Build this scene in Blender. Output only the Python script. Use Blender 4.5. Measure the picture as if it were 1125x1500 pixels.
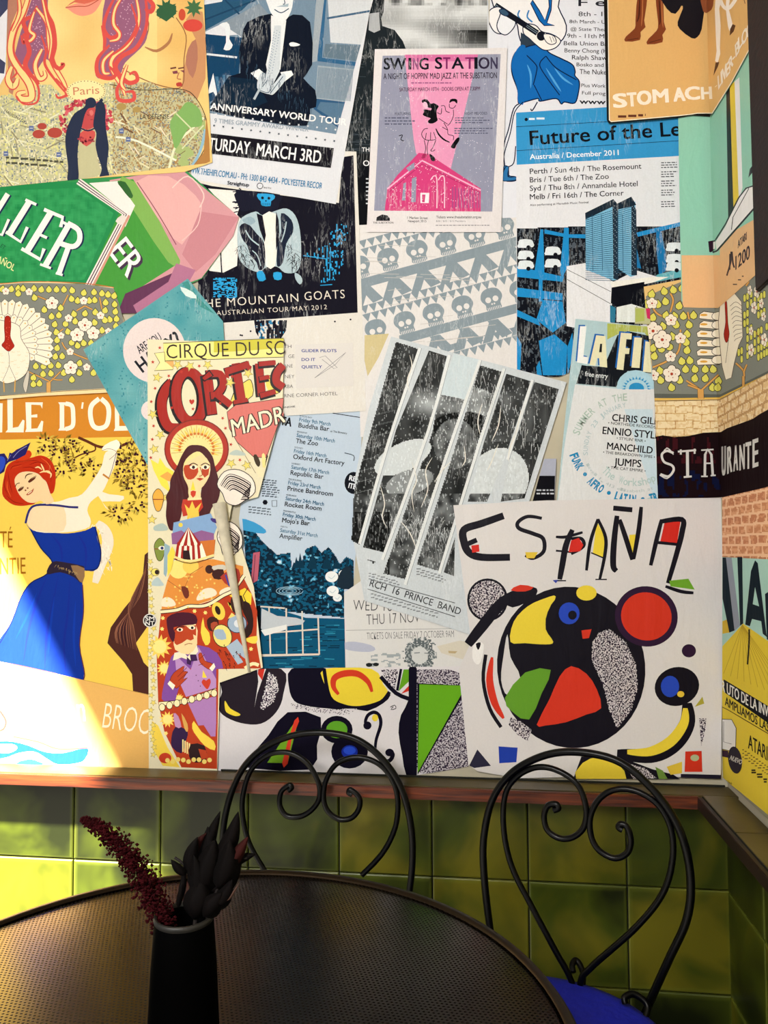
import bpy, bmesh, math, random
from mathutils import Vector, Matrix, noise
from mathutils.geometry import tessellate_polygon
for o in list(bpy.data.objects): bpy.data.objects.remove(o)
S = bpy.context.scene; C = S.collection
# ---------------------------------------------------------------- camera
F = 1127.0; CX, CY = 562.5, 750.0
CAM = Vector((0.0, -1.67, 1.25))
Dc = Vector((142.5, 55.0, F)).normalized()                 # wall normal direction seen from the camera (right, down, forward)
_ux = -112.0; _uy = -(F*F + 142.5*_ux)/55.0
Uc = Vector((_ux, _uy, F)).normalized()                    # world up
Xc = Dc.cross(Uc).normalized()
if Xc.x < 0: Xc = -Xc
cam = bpy.data.objects.new('camera', bpy.data.cameras.new('camera')); C.objects.link(cam); S.camera = cam
r = Vector((Xc.x, Dc.x, Uc.x)); d = Vector((Xc.y, Dc.y, Uc.y)); f = Vector((Xc.z, Dc.z, Uc.z))
cam.matrix_world = Matrix.Translation(CAM) @ Matrix((( r.x, -d.x, -f.x), (r.y, -d.y, -f.y), (r.z, -d.z, -f.z))).to_4x4()
cam.data.sensor_fit = 'VERTICAL'; cam.data.sensor_height = 36; cam.data.lens = F*36/1500; cam.data.clip_start = .02
# ---------------------------------------------------------------- light
w = bpy.data.worlds.new('sky'); S.world = w; w.use_nodes = True
w.node_tree.nodes['Background'].inputs[0].default_value = (.80, .90, 1.0, 1)
w.node_tree.nodes['Background'].inputs[1].default_value = .22
sun = bpy.data.objects.new('sun', bpy.data.lights.new('sun', 'SUN')); C.objects.link(sun)
sun.data.energy = 85; sun.data.angle = math.radians(3.2); sun.data.color = (1, .93, .78)
sun.rotation_euler = Vector((.83, 1, -1.52)).to_track_quat('-Z', 'Y').to_euler(); sun.location = (-2, -2, 3)
def area(name, loc, target, sx, sy, e, col):
    a = bpy.data.objects.new(name, bpy.data.lights.new(name, 'AREA')); C.objects.link(a)
    a.data.shape = 'RECTANGLE'; a.data.size = sx; a.data.size_y = sy; a.data.energy = e; a.data.color = col
    a.location = loc; a.rotation_euler = (Vector(target)-Vector(loc)).to_track_quat('-Z', 'Y').to_euler()
area('daylight_fill', (-.9, -2.8, 2.3), (.1, 0, 1.5), .8, .9, 70, (1, .98, .96))  # added fill lamp inside the room, stands in for soft daylight
S.view_settings.view_transform = 'Standard'; S.view_settings.look = 'None'
S.view_settings.exposure = 0; S.view_settings.gamma = 1; S.view_settings.use_curve_mapping = False
# ---------------------------------------------------------------- pixel <-> place
def ray(px, py):
    a = px-CX; b = py-CY
    return Vector((Xc.x*a+Xc.y*b+Xc.z*F, Dc.x*a+Dc.y*b+Dc.z*F, Uc.x*a+Uc.y*b+Uc.z*F))
def onplane(px, py, p, n):
    v = ray(px, py); return CAM + v*((p-CAM).dot(n)/v.dot(n))
def back(px, py, off=0):  return onplane(px, py, Vector((0, -off, 0)), Vector((0, 1, 0)))
def right(px, py, off=0): return onplane(px, py, Vector((XR-off, 0, 0)), Vector((1, 0, 0)))
def horiz(px, py, z):     return onplane(px, py, Vector((0, 0, z)), Vector((0, 0, 1)))
def topx(P):
    q = Vector(P)-CAM
    a = Xc*q.x + Dc*q.y + Uc*q.z
    return (CX+F*a.x/a.z, CY+F*a.y/a.z)
XR = back(1055, 750).x                                      # plane of the right wall
_c0 = topx((XR, 0, 1.9)); _c1 = topx((XR, 0, .6))
def cornerx(y): return _c0[0] + (_c1[0]-_c0[0])*(y-_c0[1])/(_c1[1]-_c0[1])
# ---------------------------------------------------------------- materials
def hexc(h):
    if not isinstance(h, str): return tuple(h)
    h = h.lstrip('#')
    if len(h) == 3: h = ''.join(c*2 for c in h)
    v = [int(h[i:i+2], 16)/255 for i in (0, 2, 4)]
    return tuple((c/12.92 if c <= .04045 else ((c+.055)/1.055)**2.4) for c in v)
def mixc(a, b, t):
    a = hexc(a); b = hexc(b); return tuple(x+(y-x)*t for x, y in zip(a, b))
def newmat(name):
    m = bpy.data.materials.new(name); m.use_nodes = True
    return m, m.node_tree.nodes, m.node_tree.links, m.node_tree.nodes['Principled BSDF']
def nd(N, t, **k):
    n = N.new(t)
    for a, b in k.items():
        if isinstance(b, (int, float, tuple)) and a in n.inputs.keys(): n.inputs[a].default_value = b
        else: setattr(n, a, b)
    return n
def mathn(N, L, op, a, b=None, c=None):
    n = N.new('ShaderNodeMath'); n.operation = op
    for i, v in enumerate((a, b, c)):
        if v is None: continue
        if isinstance(v, (int, float)): n.inputs[i].default_value = v
        else: L.new(v, n.inputs[i])
    return n.outputs[0]
def paper_mat(name, rough=.75, wear=0, wearcol=(.8, .82, .84), bump=.12, grain=.05, spec=.05, crease=0):
    """ printed paper: colour attribute plus grain, vertical worn-through streaks and a wrinkled relief """
    m, N, L, B = newmat(name)
    at = nd(N, 'ShaderNodeVertexColor', layer_name='Col')
    geo = nd(N, 'ShaderNodeNewGeometry')
    n1 = nd(N, 'ShaderNodeTexNoise', Scale=260.0, Detail=3.0); L.new(geo.outputs['Position'], n1.inputs['Vector'])
    g = mathn(N, L, 'MULTIPLY_ADD', n1.outputs['Fac'], grain*2, 1-grain)
    mg = nd(N, 'ShaderNodeMix', data_type='RGBA', blend_type='MULTIPLY'); mg.inputs['Factor'].default_value = 1
    L.new(at.outputs['Color'], mg.inputs[6]); L.new(g, mg.inputs[7])
    col = mg.outputs[2]
    mp = nd(N, 'ShaderNodeMapping'); mp.inputs['Scale'].default_value = (1, 1, .16); L.new(geo.outputs['Position'], mp.inputs['Vector'])
    n2 = nd(N, 'ShaderNodeTexNoise', Scale=85.0, Detail=4.0, Roughness=.62, Distortion=.6); L.new(mp.outputs[0], n2.inputs['Vector'])
    if wear:
        n3 = nd(N, 'ShaderNodeTexNoise', Scale=9.0, Detail=2.0); L.new(geo.outputs['Position'], n3.inputs['Vector'])
        a = mathn(N, L, 'ABSOLUTE', mathn(N, L, 'SUBTRACT', n2.outputs['Fac'], .5))
        b = mathn(N, L, 'SUBTRACT', 1.0, mathn(N, L, 'MULTIPLY', a, 38.0))           # thin meandering lines
        b = mathn(N, L, 'MAXIMUM', b, 0.0)
        lo = mathn(N, L, 'MULTIPLY', mathn(N, L, 'SUBTRACT', n3.outputs['Fac'], .47), 7.0); lo.node.use_clamp = True
        fac = mathn(N, L, 'MULTIPLY', mathn(N, L, 'MULTIPLY', b, lo), wear); fac.node.use_clamp = True
        mw = nd(N, 'ShaderNodeMix', data_type='RGBA'); L.new(fac, mw.inputs['Factor']); L.new(col, mw.inputs[6]); mw.inputs[7].default_value = (*wearcol, 1)
        col = mw.outputs[2]
    L.new(col, B.inputs['Base Color'])
    n4 = nd(N, 'ShaderNodeTexNoise', Scale=14.0, Detail=3.0, Distortion=1.2)
    mp2 = nd(N, 'ShaderNodeMapping'); mp2.inputs['Scale'].default_value = (1, 1, .45); L.new(geo.outputs['Position'], mp2.inputs['Vector']); L.new(mp2.outputs[0], n4.inputs['Vector'])
    h = mathn(N, L, 'ADD', mathn(N, L, 'MULTIPLY', n2.outputs['Fac'], .25), n4.outputs['Fac'])
    if crease:
        v = nd(N, 'ShaderNodeTexVoronoi', feature='DISTANCE_TO_EDGE', Scale=crease); L.new(geo.outputs['Position'], v.inputs['Vector'])
        e = mathn(N, L, 'MINIMUM', mathn(N, L, 'MULTIPLY', v.outputs['Distance'], 6.0), .35)
        h = mathn(N, L, 'ADD', h, e)
    bp = nd(N, 'ShaderNodeBump', Strength=bump*2, Distance=.012); L.new(h, bp.inputs['Height']); L.new(bp.outputs[0], B.inputs['Normal'])
    B.inputs['Roughness'].default_value = rough; B.inputs['Specular IOR Level'].default_value = spec
    return m
M = {
 'plain': paper_mat('printed_paper'),
 'worn':  paper_mat('worn_poster_paper', wear=.38, bump=.28, grain=.12),
 'light': paper_mat('lightly_worn_paper', wear=.35, bump=.2, grain=.08),
 'gloss': paper_mat('glossy_paper', rough=.45, bump=.12, spec=.14),
 'creased': paper_mat('creased_paper', rough=.55, wear=.3, bump=.2, crease=9.0, grain=.12),
}
# ---------------------------------------------------------------- 2-D drawing kit (photo pixels, then laid on the wall)
def pts(s):
    if isinstance(s, str): return [tuple(float(v) for v in p.split(',')) for p in s.split()]
    return [tuple(p) for p in s]
def smooth(P, closed, n=5):
    out = []; L = len(P)
    rng = range(L) if closed else range(L-1)
    for i in rng:
        if closed: a, b, c, d = P[(i-1) % L], P[i], P[(i+1) % L], P[(i+2) % L]
        else: a, b, c, d = P[max(i-1, 0)], P[i], P[i+1], P[min(i+2, L-1)]
        for k in range(n):
            t = k/n
            out.append(tuple(.5*(2*b[j]+(c[j]-a[j])*t+(2*a[j]-5*b[j]+4*c[j]-d[j])*t*t+(3*b[j]-a[j]-3*c[j]+d[j])*t**3) for j in (0, 1)))
    if not closed: out.append(P[-1])
    return out
def clip_half(T, ax, ay, bx, by):
    # keep the side left of a->b (y down: inside for clockwise-on-screen polygons)
    out = []; n = len(T)
    for i in range(n):
        p, q = T[i], T[(i+1) % n]
        dp = (bx-ax)*(p[1]-ay)-(by-ay)*(p[0]-ax); dq = (bx-ax)*(q[1]-ay)-(by-ay)*(q[0]-ax)
        if dp >= 0: out.append(p)
        if (dp > 0 and dq < 0) or (dp < 0 and dq > 0):
            t = dp/(dp-dq); out.append(tuple(p[j]+(q[j]-p[j])*t for j in range(len(p))))
    return out
def area2(P): return sum(P[i][0]*P[(i+1) % len(P)][1]-P[(i+1) % len(P)][0]*P[i][1] for i in range(len(P)))
GLY = {}
def glyphs(s, bold=0, sp=1):
    k = (s, bold, sp)
    if k not in GLY:
        cu = bpy.data.curves.new('t', 'FONT'); cu.body = s; cu.offset = bold; cu.resolution_u = 3; cu.space_character = sp
        ob = bpy.data.objects.new('t', cu); C.objects.link(ob)
        me = bpy.data.meshes.new_from_object(ob.evaluated_get(bpy.context.evaluated_depsgraph_get()))
        me.calc_loop_triangles()
        v = [(a.co.x, a.co.y) for a in me.vertices]; t = [tuple(a.vertices) for a in me.loop_triangles]
        bpy.data.objects.remove(ob); bpy.data.curves.remove(cu); bpy.data.meshes.remove(me)
        GLY[k] = (v, t)
    return GLY[k]
_v, _ = glyphs('H'); CAPH = max(p[1] for p in _v)
DL = .000016; GAP = .0005
def inside(x, y, P):
    r = False; n = len(P); j = n-1
    for i in range(n):
        if (P[i][1] > y) != (P[j][1] > y) and x < (P[j][0]-P[i][0])*(y-P[i][1])/(P[j][1]-P[i][1])+P[i][0]: r = not r
        j = i
    return r
SHEETS = []
def overlap(a, b): return a[0] < b[2] and b[0] < a[2] and a[1] < b[3] and b[1] < a[3]
VIEWS = dict(Z1=(0,0,.28674), Z2=(280,0,.24889), Z3=(520,0,.24889), Z4=(740,0,.24889), Z5=(885,0,.21333), Z6=(905,280,.21339), Z7=(0,380,.26667), Z8=(0,760,.28444),
 C1=(200,480,.2266), C2=(200,800,.2266), C3=(280,250,.24889), C4=(350,580,.28015), C5=(520,320,.23111), C6=(500,490,.33333), C7=(740,300,.24), C8=(780,450,.24889),
 D1=(650,720,.37333), D2=(300,950,.37333), D3=(945,540,.21327), D4=(1000,800,.33333), E1=(0,400,.17778), E2=(180,480,.13333), E3=(240,780,.13333), E4=(0,600,.10667),
 E5=(600,120,.10667), E6=(0,0,.14222), P=(0,0,1))
class Poster:
    ox = oy = 0; k = 1
    def v(s, n): s.ox, s.oy, s.k = VIEWS[n]; return s
    def q(s, P): return [(s.ox+x*s.k, s.oy+y*s.k) for x, y in pts(P)]
    def __init__(s, name, label, cat, outline, color, mat='plain', wrap=False, group=None, clip=True, wall='B', lift=0, sm=0, mats=None):
        s.wrap = wrap; s.wall = wall; s.mat = mat; s.parts = {}; s.order = []; s.els = []; s.lift = lift
        P = pts(outline)
        if sm: P = smooth(P, True, sm)
        if area2(P) < 0: P = P[::-1]
        s.out = P; s.clip = None
        s.bb = (min(p[0] for p in P), min(p[1] for p in P), max(p[0] for p in P), max(p[1] for p in P))
        s.z0 = max([q.top for q in SHEETS if overlap(q.bb, s.bb)] + [.0003]) + GAP + lift
        s.top = s.z0; s.name = name; s.label = label; s.cat = cat; s.group = group; s.cur = None
        s.part(name); s.sheet = True
        tri = [[P[i] for i in t] for t in tessellate_polygon([[Vector((x, y, 0)) for x, y in P]])]
        s.add(tri, color, s.bb); s.sheet = False
        if clip: s.clip = P if clip is True else pts(clip)
        SHEETS.append(s)
    def part(s, n, mat=None, label=None):
        if n not in s.parts: s.parts[n] = dict(v=[], f=[], c=[], mat=mat or s.mat, label=label); s.order.append(n)
        s.cur = s.parts[n]; return s
    def convex(s):
        return s.clip
    def add(s, tris, color, bb=None, cols=None):
        """ tris: list of px polygons; one colour, or a colour per polygon """
        if not tris: return s
        if bb is None:
            bb = (min(p[0] for t in tris for p in t), min(p[1] for t in tris for p in t), max(p[0] for t in tris for p in t), max(p[1] for t in tris for p in t))
        lay = 0 if not s.els else 1+max([l for (b, l) in s.els if overlap(b, bb)] + [-1])
        s.els.append((bb, lay)); z = s.z0 + lay*DL; s.top = max(s.top, z)
        c0 = hexc(color) if color is not None else None
        D = s.cur; v = D['v']; fc = D['f']; cc = D['c']
        cl = s.clip
        if cl and all(inside(x, y, cl) for x, y in ((bb[0], bb[1]), (bb[2], bb[1]), (bb[0], bb[3]), (bb[2], bb[3]))): 
            # corners inside a (nearly) convex sheet: nothing to cut
            cl = None
        for k, t in enumerate(tris):
            col = c0 if cols is None else cols[k]
            if cl:
                t = list(t)
                for i in range(len(cl)):
                    a, b = cl[i], cl[(i+1) % len(cl)]
                    t = clip_half(t, a[0], a[1], b[0], b[1])
                    if len(t) < 3: break
                if len(t) < 3: continue
            sides = [(t, s.wall)]
            if s.wrap and bb[2] > 1030:
                x0, x1 = cornerx(0), cornerx(1500)
                L_ = clip_half(list(t), x0, 0, x1, 1500); R_ = clip_half(list(t), x1, 1500, x0, 0)
                sides = [(q, sd) for q, sd in ((L_, 'B'), (R_, 'R')) if len(q) > 2]
            for q, sd in sides:
                f_ = back if sd == 'B' else right
                i0 = len(v); v.extend(f_(p[0], p[1], z) for p in q); fc.append(tuple(range(i0, i0+len(q)))); cc.append(col)
        return s
    # ---- marks
    def F(s, color, P, sm=0):
        P = s.q(P)
        if sm: P = smooth(P, True, sm)
        V = [Vector((x, y, 0)) for x, y in P]
        s.add([[P[i] for i in t] for t in tessellate_polygon([V])], color); return s
    def W(s, color, width, P, sm=4, closed=False, taper=0):
        P = s.q(P); width *= s.k
        if sm and len(P) > 2: P = smooth(P, closed, sm)
        if closed: P = P + [P[0]]
        n = len(P); Lf = []; Rt = []
        for i in range(n):
            a = P[max(i-1, 0)]; b = P[min(i+1, n-1)]
            if closed and i in (0, n-1): a = P[n-2]; b = P[1]
            dx, dy = b[0]-a[0], b[1]-a[1]; l = math.hypot(dx, dy) or 1
            wd = width/2
            if taper: t_ = i/(n-1); wd *= (1-taper*abs(2*t_-1)**2) if taper < 1.01 else (1-t_)
            Lf.append((P[i][0]-dy/l*wd, P[i][1]+dx/l*wd)); Rt.append((P[i][0]+dy/l*wd, P[i][1]-dx/l*wd))
        s.add([[Lf[i], Lf[i+1], Rt[i+1], Rt[i]] for i in range(n-1)], color); return s
    def FO(s, fill, line, wd, P, sm=4):
        s.F(fill, P, sm); s.W(line, wd, P, sm, True); return s
    def E(s, color, cx, cy, rx, ry=None, rot=0, n=20):
        ry = rx if ry is None else ry; cx = s.ox+cx*s.k; cy = s.oy+cy*s.k; rx *= s.k; ry *= s.k; ca, sa = math.cos(math.radians(rot)), math.sin(math.radians(rot))
        P = [(cx+rx*math.cos(6.28318*i/n)*ca-ry*math.sin(6.28318*i/n)*sa, cy+rx*math.cos(6.28318*i/n)*sa+ry*math.sin(6.28318*i/n)*ca) for i in range(n)]
        s.add([P], color) ; return s
    def EO(s, fill, line, wd, cx, cy, rx, ry=None, rot=0, n=20):
        ry = rx if ry is None else ry
        s.E(line, cx, cy, rx+wd/2, ry+wd/2, rot, n); s.E(fill, cx, cy, max(rx-wd/2, .3), max(ry-wd/2, .3), rot, n); return s
    def R(s, color, x0, y0, x1, y1): return s.F(color, [(x0, y0), (x1, y0), (x1, y1), (x0, y1)])
    def T(s, t, x0, y0, x1, y1, h, color, bold=0, up=None, sp=1, wall=None, outline=None):
        if outline: s.T(t, x0, y0, x1, y1, h, outline[0], bold+outline[1], up, sp, wall)
        if bold > .004:
            for a_, b_ in ((-1, -.7), (1, -.7), (-1, .7), (1, .7)):
                Ux, Uy = up if up else ((y1-y0)/math.hypot(x1-x0, y1-y0)*h, -(x1-x0)/math.hypot(x1-x0, y1-y0)*h)
                dxx = bold*.85*a_*h*(x1-x0)/math.hypot(x1-x0, y1-y0)+Ux*bold*.8*b_; dyy = bold*.85*a_*h*(y1-y0)/math.hypot(x1-x0, y1-y0)+Uy*bold*.8*b_
                s.T(t, x0+dxx, y0+dyy, x1+dxx, y1+dyy, h, color, 0, up, sp, wall)
            return s
        v, tr = glyphs(t, bold, sp)
        if not v: return s
        x0 = s.ox+x0*s.k; y0 = s.oy+y0*s.k; x1 = s.ox+x1*s.k; y1 = s.oy+y1*s.k; h *= s.k
        if up: up = (up[0]*s.k, up[1]*s.k)
        a = min(p[0] for p in v); b = max(p[0] for p in v)
        if wall == 'R':
            A = right(x0, y0); B_ = right(x1, y1); U = right(x0, y0-h) - A; Wv = B_-A
            Q = [topx(A + Wv*((p[0]-a)/(b-a)) + U*(p[1]/CAPH)) for p in v]
        else:
            dx, dy = x1-x0, y1-y0; l = math.hypot(dx, dy)
            ux, uy = up if up else (dy/l*h, -dx/l*h)
            Q = [(x0+dx*(p[0]-a)/(b-a)+ux*p[1]/CAPH, y0+dy*(p[0]-a)/(b-a)+uy*p[1]/CAPH) for p in v]
        s.add([[Q[i] for i in q] for q in tr], color); return s
    def A(s, t, cx, cy, rad, a0, a1, h, color, bold=0, flip=False):
        """ text on an arc, angles in degrees clockwise from 12 o'clock """
        n = len(t); cx = s.ox+cx*s.k; cy = s.oy+cy*s.k; rad *= s.k; h *= s.k
        for i, ch in enumerate(t):
            if ch == ' ': continue
            v, tr = glyphs(ch, bold)
            am = math.radians(a0+(a1-a0)*(i+.5)/n); wd = abs(math.radians(a1-a0))*rad/n*.86
            x, y = cx+rad*math.sin(am), cy-rad*math.cos(am)
            ex = (math.cos(am), math.sin(am)); eu = (math.sin(am), -math.cos(am))
            if flip: ex = (-ex[0], -ex[1]); eu = (-eu[0], -eu[1])
            a = min(p[0] for p in v); b = max(p[0] for p in v); w_ = wd if ch not in "I1.·!'" else wd*.4
            Q = [(x+ex[0]*((p[0]-a)/(b-a)-.5)*w_+eu[0]*(p[1]/CAPH)*h, y+ex[1]*((p[0]-a)/(b-a)-.5)*w_+eu[1]*(p[1]/CAPH)*h) for p in v]
            s.add([[Q[k] for k in q] for q in tr], color)
        return s
    def G(s, fn, x0, y0, x1, y1, st, poly=None, sty=None):
        """ a fine mosaic: fn(x, y) -> colour or None, cut to a polygon by cell centres """
        sty = (sty or st)*s.k; st *= s.k; poly = s.q(poly) if poly is not None else None
        x0 = s.ox+x0*s.k; y0 = s.oy+y0*s.k; x1 = s.ox+x1*s.k; y1 = s.oy+y1*s.k
        cv = False
        if poly:
            if area2(poly) < 0: poly = poly[::-1]
            m = len(poly); cv = all((poly[(i+1) % m][0]-poly[i][0])*(poly[(i+2) % m][1]-poly[(i+1) % m][1])-(poly[(i+1) % m][1]-poly[i][1])*(poly[(i+2) % m][0]-poly[(i+1) % m][0]) >= -1 for i in range(m))
        nx = max(1, int(round((x1-x0)/st))); ny = max(1, int(round((y1-y0)/sty))); T_ = []; K = []
        for j in range(ny):
            for i in range(nx):
                a = x0+(x1-x0)*i/nx; b = x0+(x1-x0)*(i+1)/nx; c = y0+(y1-y0)*j/ny; e = y0+(y1-y0)*(j+1)/ny
                cell = [(a, c), (b, c), (b, e), (a, e)]
                if poly and cv:
                    ins = [inside(x, y, poly) for x, y in cell]
                    if not all(ins):
                        for q in range(len(poly)):
                            u_, w_ = poly[q], poly[(q+1) % len(poly)]; cell = clip_half(cell, u_[0], u_[1], w_[0], w_[1])
                            if len(cell) < 3: break
                        if len(cell) < 3: continue
                elif poly and not inside((a+b)/2, (c+e)/2, poly): continue
                k = fn((a+b)/2, (c+e)/2)
                if k is None: continue
                T_.append(cell); K.append(hexc(k))
        s.add(T_, None, (x0, y0, x1, y1), K); return s
    def stars(s, color, P, r=4, n=5, inner=.42, line=None):
        T_ = []; r *= s.k
        for x, y in s.q(P):
            a0 = random.uniform(0, 1)
            q = [(x+math.sin(a0+math.pi*i/n)*(r if i % 2 == 0 else r*inner), y-math.cos(a0+math.pi*i/n)*(r if i % 2 == 0 else r*inner)) for i in range(2*n)]
            for i in range(0, 2*n): T_.append([(x, y), q[i], q[(i+1) % (2*n)]])
            if line: s.add([[(x+(a-x)*1.4, y+(b-y)*1.4), (x+(c-x)*1.4, y+(e-y)*1.4), (x, y)] for (a, b), (c, e) in zip(q, q[1:]+q[:1])], line, (x-r*1.4, y-r*1.4, x+r*1.4, y+r*1.4))
        s.add(T_, color); return s
    def D(s, color, P, r=2):
        s.add([[(x+r*s.k*math.cos(a), y+r*s.k*math.sin(a)) for a in (0, 1.05, 2.09, 3.14, 4.19, 5.24)] for x, y in s.q(P)], color); return s
    def tiny(s, x, y, w, n, dy, h, color, slope=0, right_=False):
        """ rows of small print too fine to read """
        T_ = []
        for j in range(n):
            L_ = w*random.uniform(.7, 1); a = x+(w-L_ if right_ else 0); e = a+L_
            while a < e:
                b = min(e, a+h*random.uniform(1.2, 4)); yy = y+j*dy+(a-x)*slope
                T_.append(s.q([(a, yy-h/2), (b, yy-h/2), (b, yy+h/2), (a, yy+h/2)])); a = b+h*.8
        s.add(T_, color); return s
    def ticks(s, color, n, x0, y0, x1, y1, L, w, spread=0, jit=.5):
        """ many short strokes scattered along a line """
        T_ = []
        for i in range(n):
            t = random.random(); x = x0+(x1-x0)*t+random.uniform(-spread, spread); y = y0+(y1-y0)*t+random.uniform(-spread, spread)*.3
            a = random.uniform(-jit, jit); l = L*random.uniform(.4, 1.2); dx, dy = math.sin(a)*l, math.cos(a)*l; ww = w*random.uniform(.5, 1.3)/2
            T_.append(s.q([(x-ww, y), (x+ww, y), (x+dx+ww*.4, y+dy), (x+dx-ww*.4, y+dy)]))
        s.add(T_, color); return s
    def build(s):
        if not s.sheet: pass
        ctr = None; root = None
        for n in s.order:
            D = s.parts[n]
            if not D['f']: continue
            if ctr is None:
                ctr = sum(D['v'], Vector())/len(D['v'])
            me = bpy.data.meshes.new(n); vv = [p-ctr for p in D['v']]; ff = list(D['f']); cc = list(D['c'])
            if root is None:       # the sheet itself gets a back face and an edge
                k = len(vv); th = .00028
                outl = s.out; 
                if not s.wrap:
                    fb = back if s.wall == 'B' else right
                    o1 = [fb(x, y, s.z0)-ctr for x, y in outl]; o2 = [fb(x, y, s.z0-th)-ctr for x, y in outl]; m_ = len(o1)
                    vv += o1+o2
                    for i in range(m_): ff.append((k+i, k+(i+1) % m_, k+m_+(i+1) % m_, k+m_+i)); cc.append(hexc('b9b4a8'))
            me.from_pydata([tuple(p) for p in vv], [], ff)
            at = me.color_attributes.new('Col', 'FLOAT_COLOR', 'CORNER'); buf = []
            for fce, c in zip(ff, cc): buf += [c[0], c[1], c[2], 1.0]*len(fce)
            at.data.foreach_set('color', buf)
            me.materials.append(M[D['mat']]); ob = bpy.data.objects.new(n, me); C.objects.link(ob)
            if root is None:
                root = ob; ob.location = ctr; ob['label'] = s.label; ob['category'] = s.cat
                if s.group: ob['group'] = s.group
            else:
                ob.parent = root
                if D['label']: ob['label'] = D['label']
        s.parts = None
        return root
def nz(x, y, sc, seed=0): return noise.noise(Vector((x*sc, y*sc, seed*7.3)))     # -1..1
def tb(x, y, sc, seed=0, o=4): return noise.turbulence(Vector((x*sc, y*sc, seed*7.3)), o, False)
def tag(o, label=None, cat=None, group=None, kind=None):
    if label: o['label'] = label
    if cat: o['category'] = cat
    if group: o['group'] = group
    if kind: o['kind'] = kind
    return o
K = '10121c'
random.seed(4)
# ================================================================ the room
def mobj(name, verts, faces, mat, parent=None, sm=False):
    me = bpy.data.meshes.new(name); me.from_pydata([tuple(v) for v in verts], [], faces); me.materials.append(mat)
    bm = bmesh.new(); bm.from_mesh(me); bmesh.ops.recalc_face_normals(bm, faces=bm.faces); bm.to_mesh(me); bm.free()
    if sm: me.polygons.foreach_set('use_smooth', [True]*len(me.polygons))
    o = bpy.data.objects.new(name, me); C.objects.link(o); o.parent = parent; return o
def boxv(x0, y0, z0, x1, y1, z1):
    return [(x0, y0, z0), (x1, y0, z0), (x1, y1, z0), (x0, y1, z0), (x0, y0, z1), (x1, y0, z1), (x1, y1, z1), (x0, y1, z1)]
BF = [(0, 3, 2, 1), (4, 5, 6, 7), (0, 1, 5, 4), (1, 2, 6, 5), (2, 3, 7, 6), (3, 0, 4, 7)]
def box(name, a, b, mat, parent=None, bev=0):
    o = mobj(name, boxv(*a, *b), BF, mat, parent)
    if bev:
        bm = bmesh.new(); bm.from_mesh(o.data); bmesh.ops.bevel(bm, geom=bm.edges[:], offset=bev, segments=2, affect='EDGES'); bm.to_mesh(o.data); bm.free()
    return o
def boxes(name, L, mat, parent=None):
    v = []; f_ = []
    for a, b in L:
        k = len(v); v += boxv(*a, *b); f_ += [tuple(i+k for i in q) for q in BF]
    return mobj(name, v, f_, mat, parent)
def plain(name, col, rough=.6, metal=0, spec=.4, noise_amt=.2, sc=12, bump=0, coat=0):
    m, N, L, B = newmat(name); c = hexc(col)
    geo = nd(N, 'ShaderNodeNewGeometry'); n = nd(N, 'ShaderNodeTexNoise', Scale=float(sc), Detail=4.0); L.new(geo.outputs['Position'], n.inputs['Vector'])
    cr = nd(N, 'ShaderNodeValToRGB'); cr.color_ramp.elements[0].position = .3; cr.color_ramp.elements[1].position = .7
    cr.color_ramp.elements[0].color = (*[k*(1-noise_amt) for k in c], 1); cr.color_ramp.elements[1].color = (*[min(1, k*(1+noise_amt)) for k in c], 1)
    L.new(n.outputs['Fac'], cr.inputs[0]); L.new(cr.outputs[0], B.inputs['Base Color'])
    B.inputs['Roughness'].default_value = rough; B.inputs['Metallic'].default_value = metal; B.inputs['Specular IOR Level'].default_value = spec
    B.inputs['Coat Weight'].default_value = coat
    if bump:
        bp = nd(N, 'ShaderNodeBump', Strength=bump, Distance=.01); L.new(n.outputs['Fac'], bp.inputs['Height']); L.new(bp.outputs[0], B.inputs['Normal'])
    return m
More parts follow.
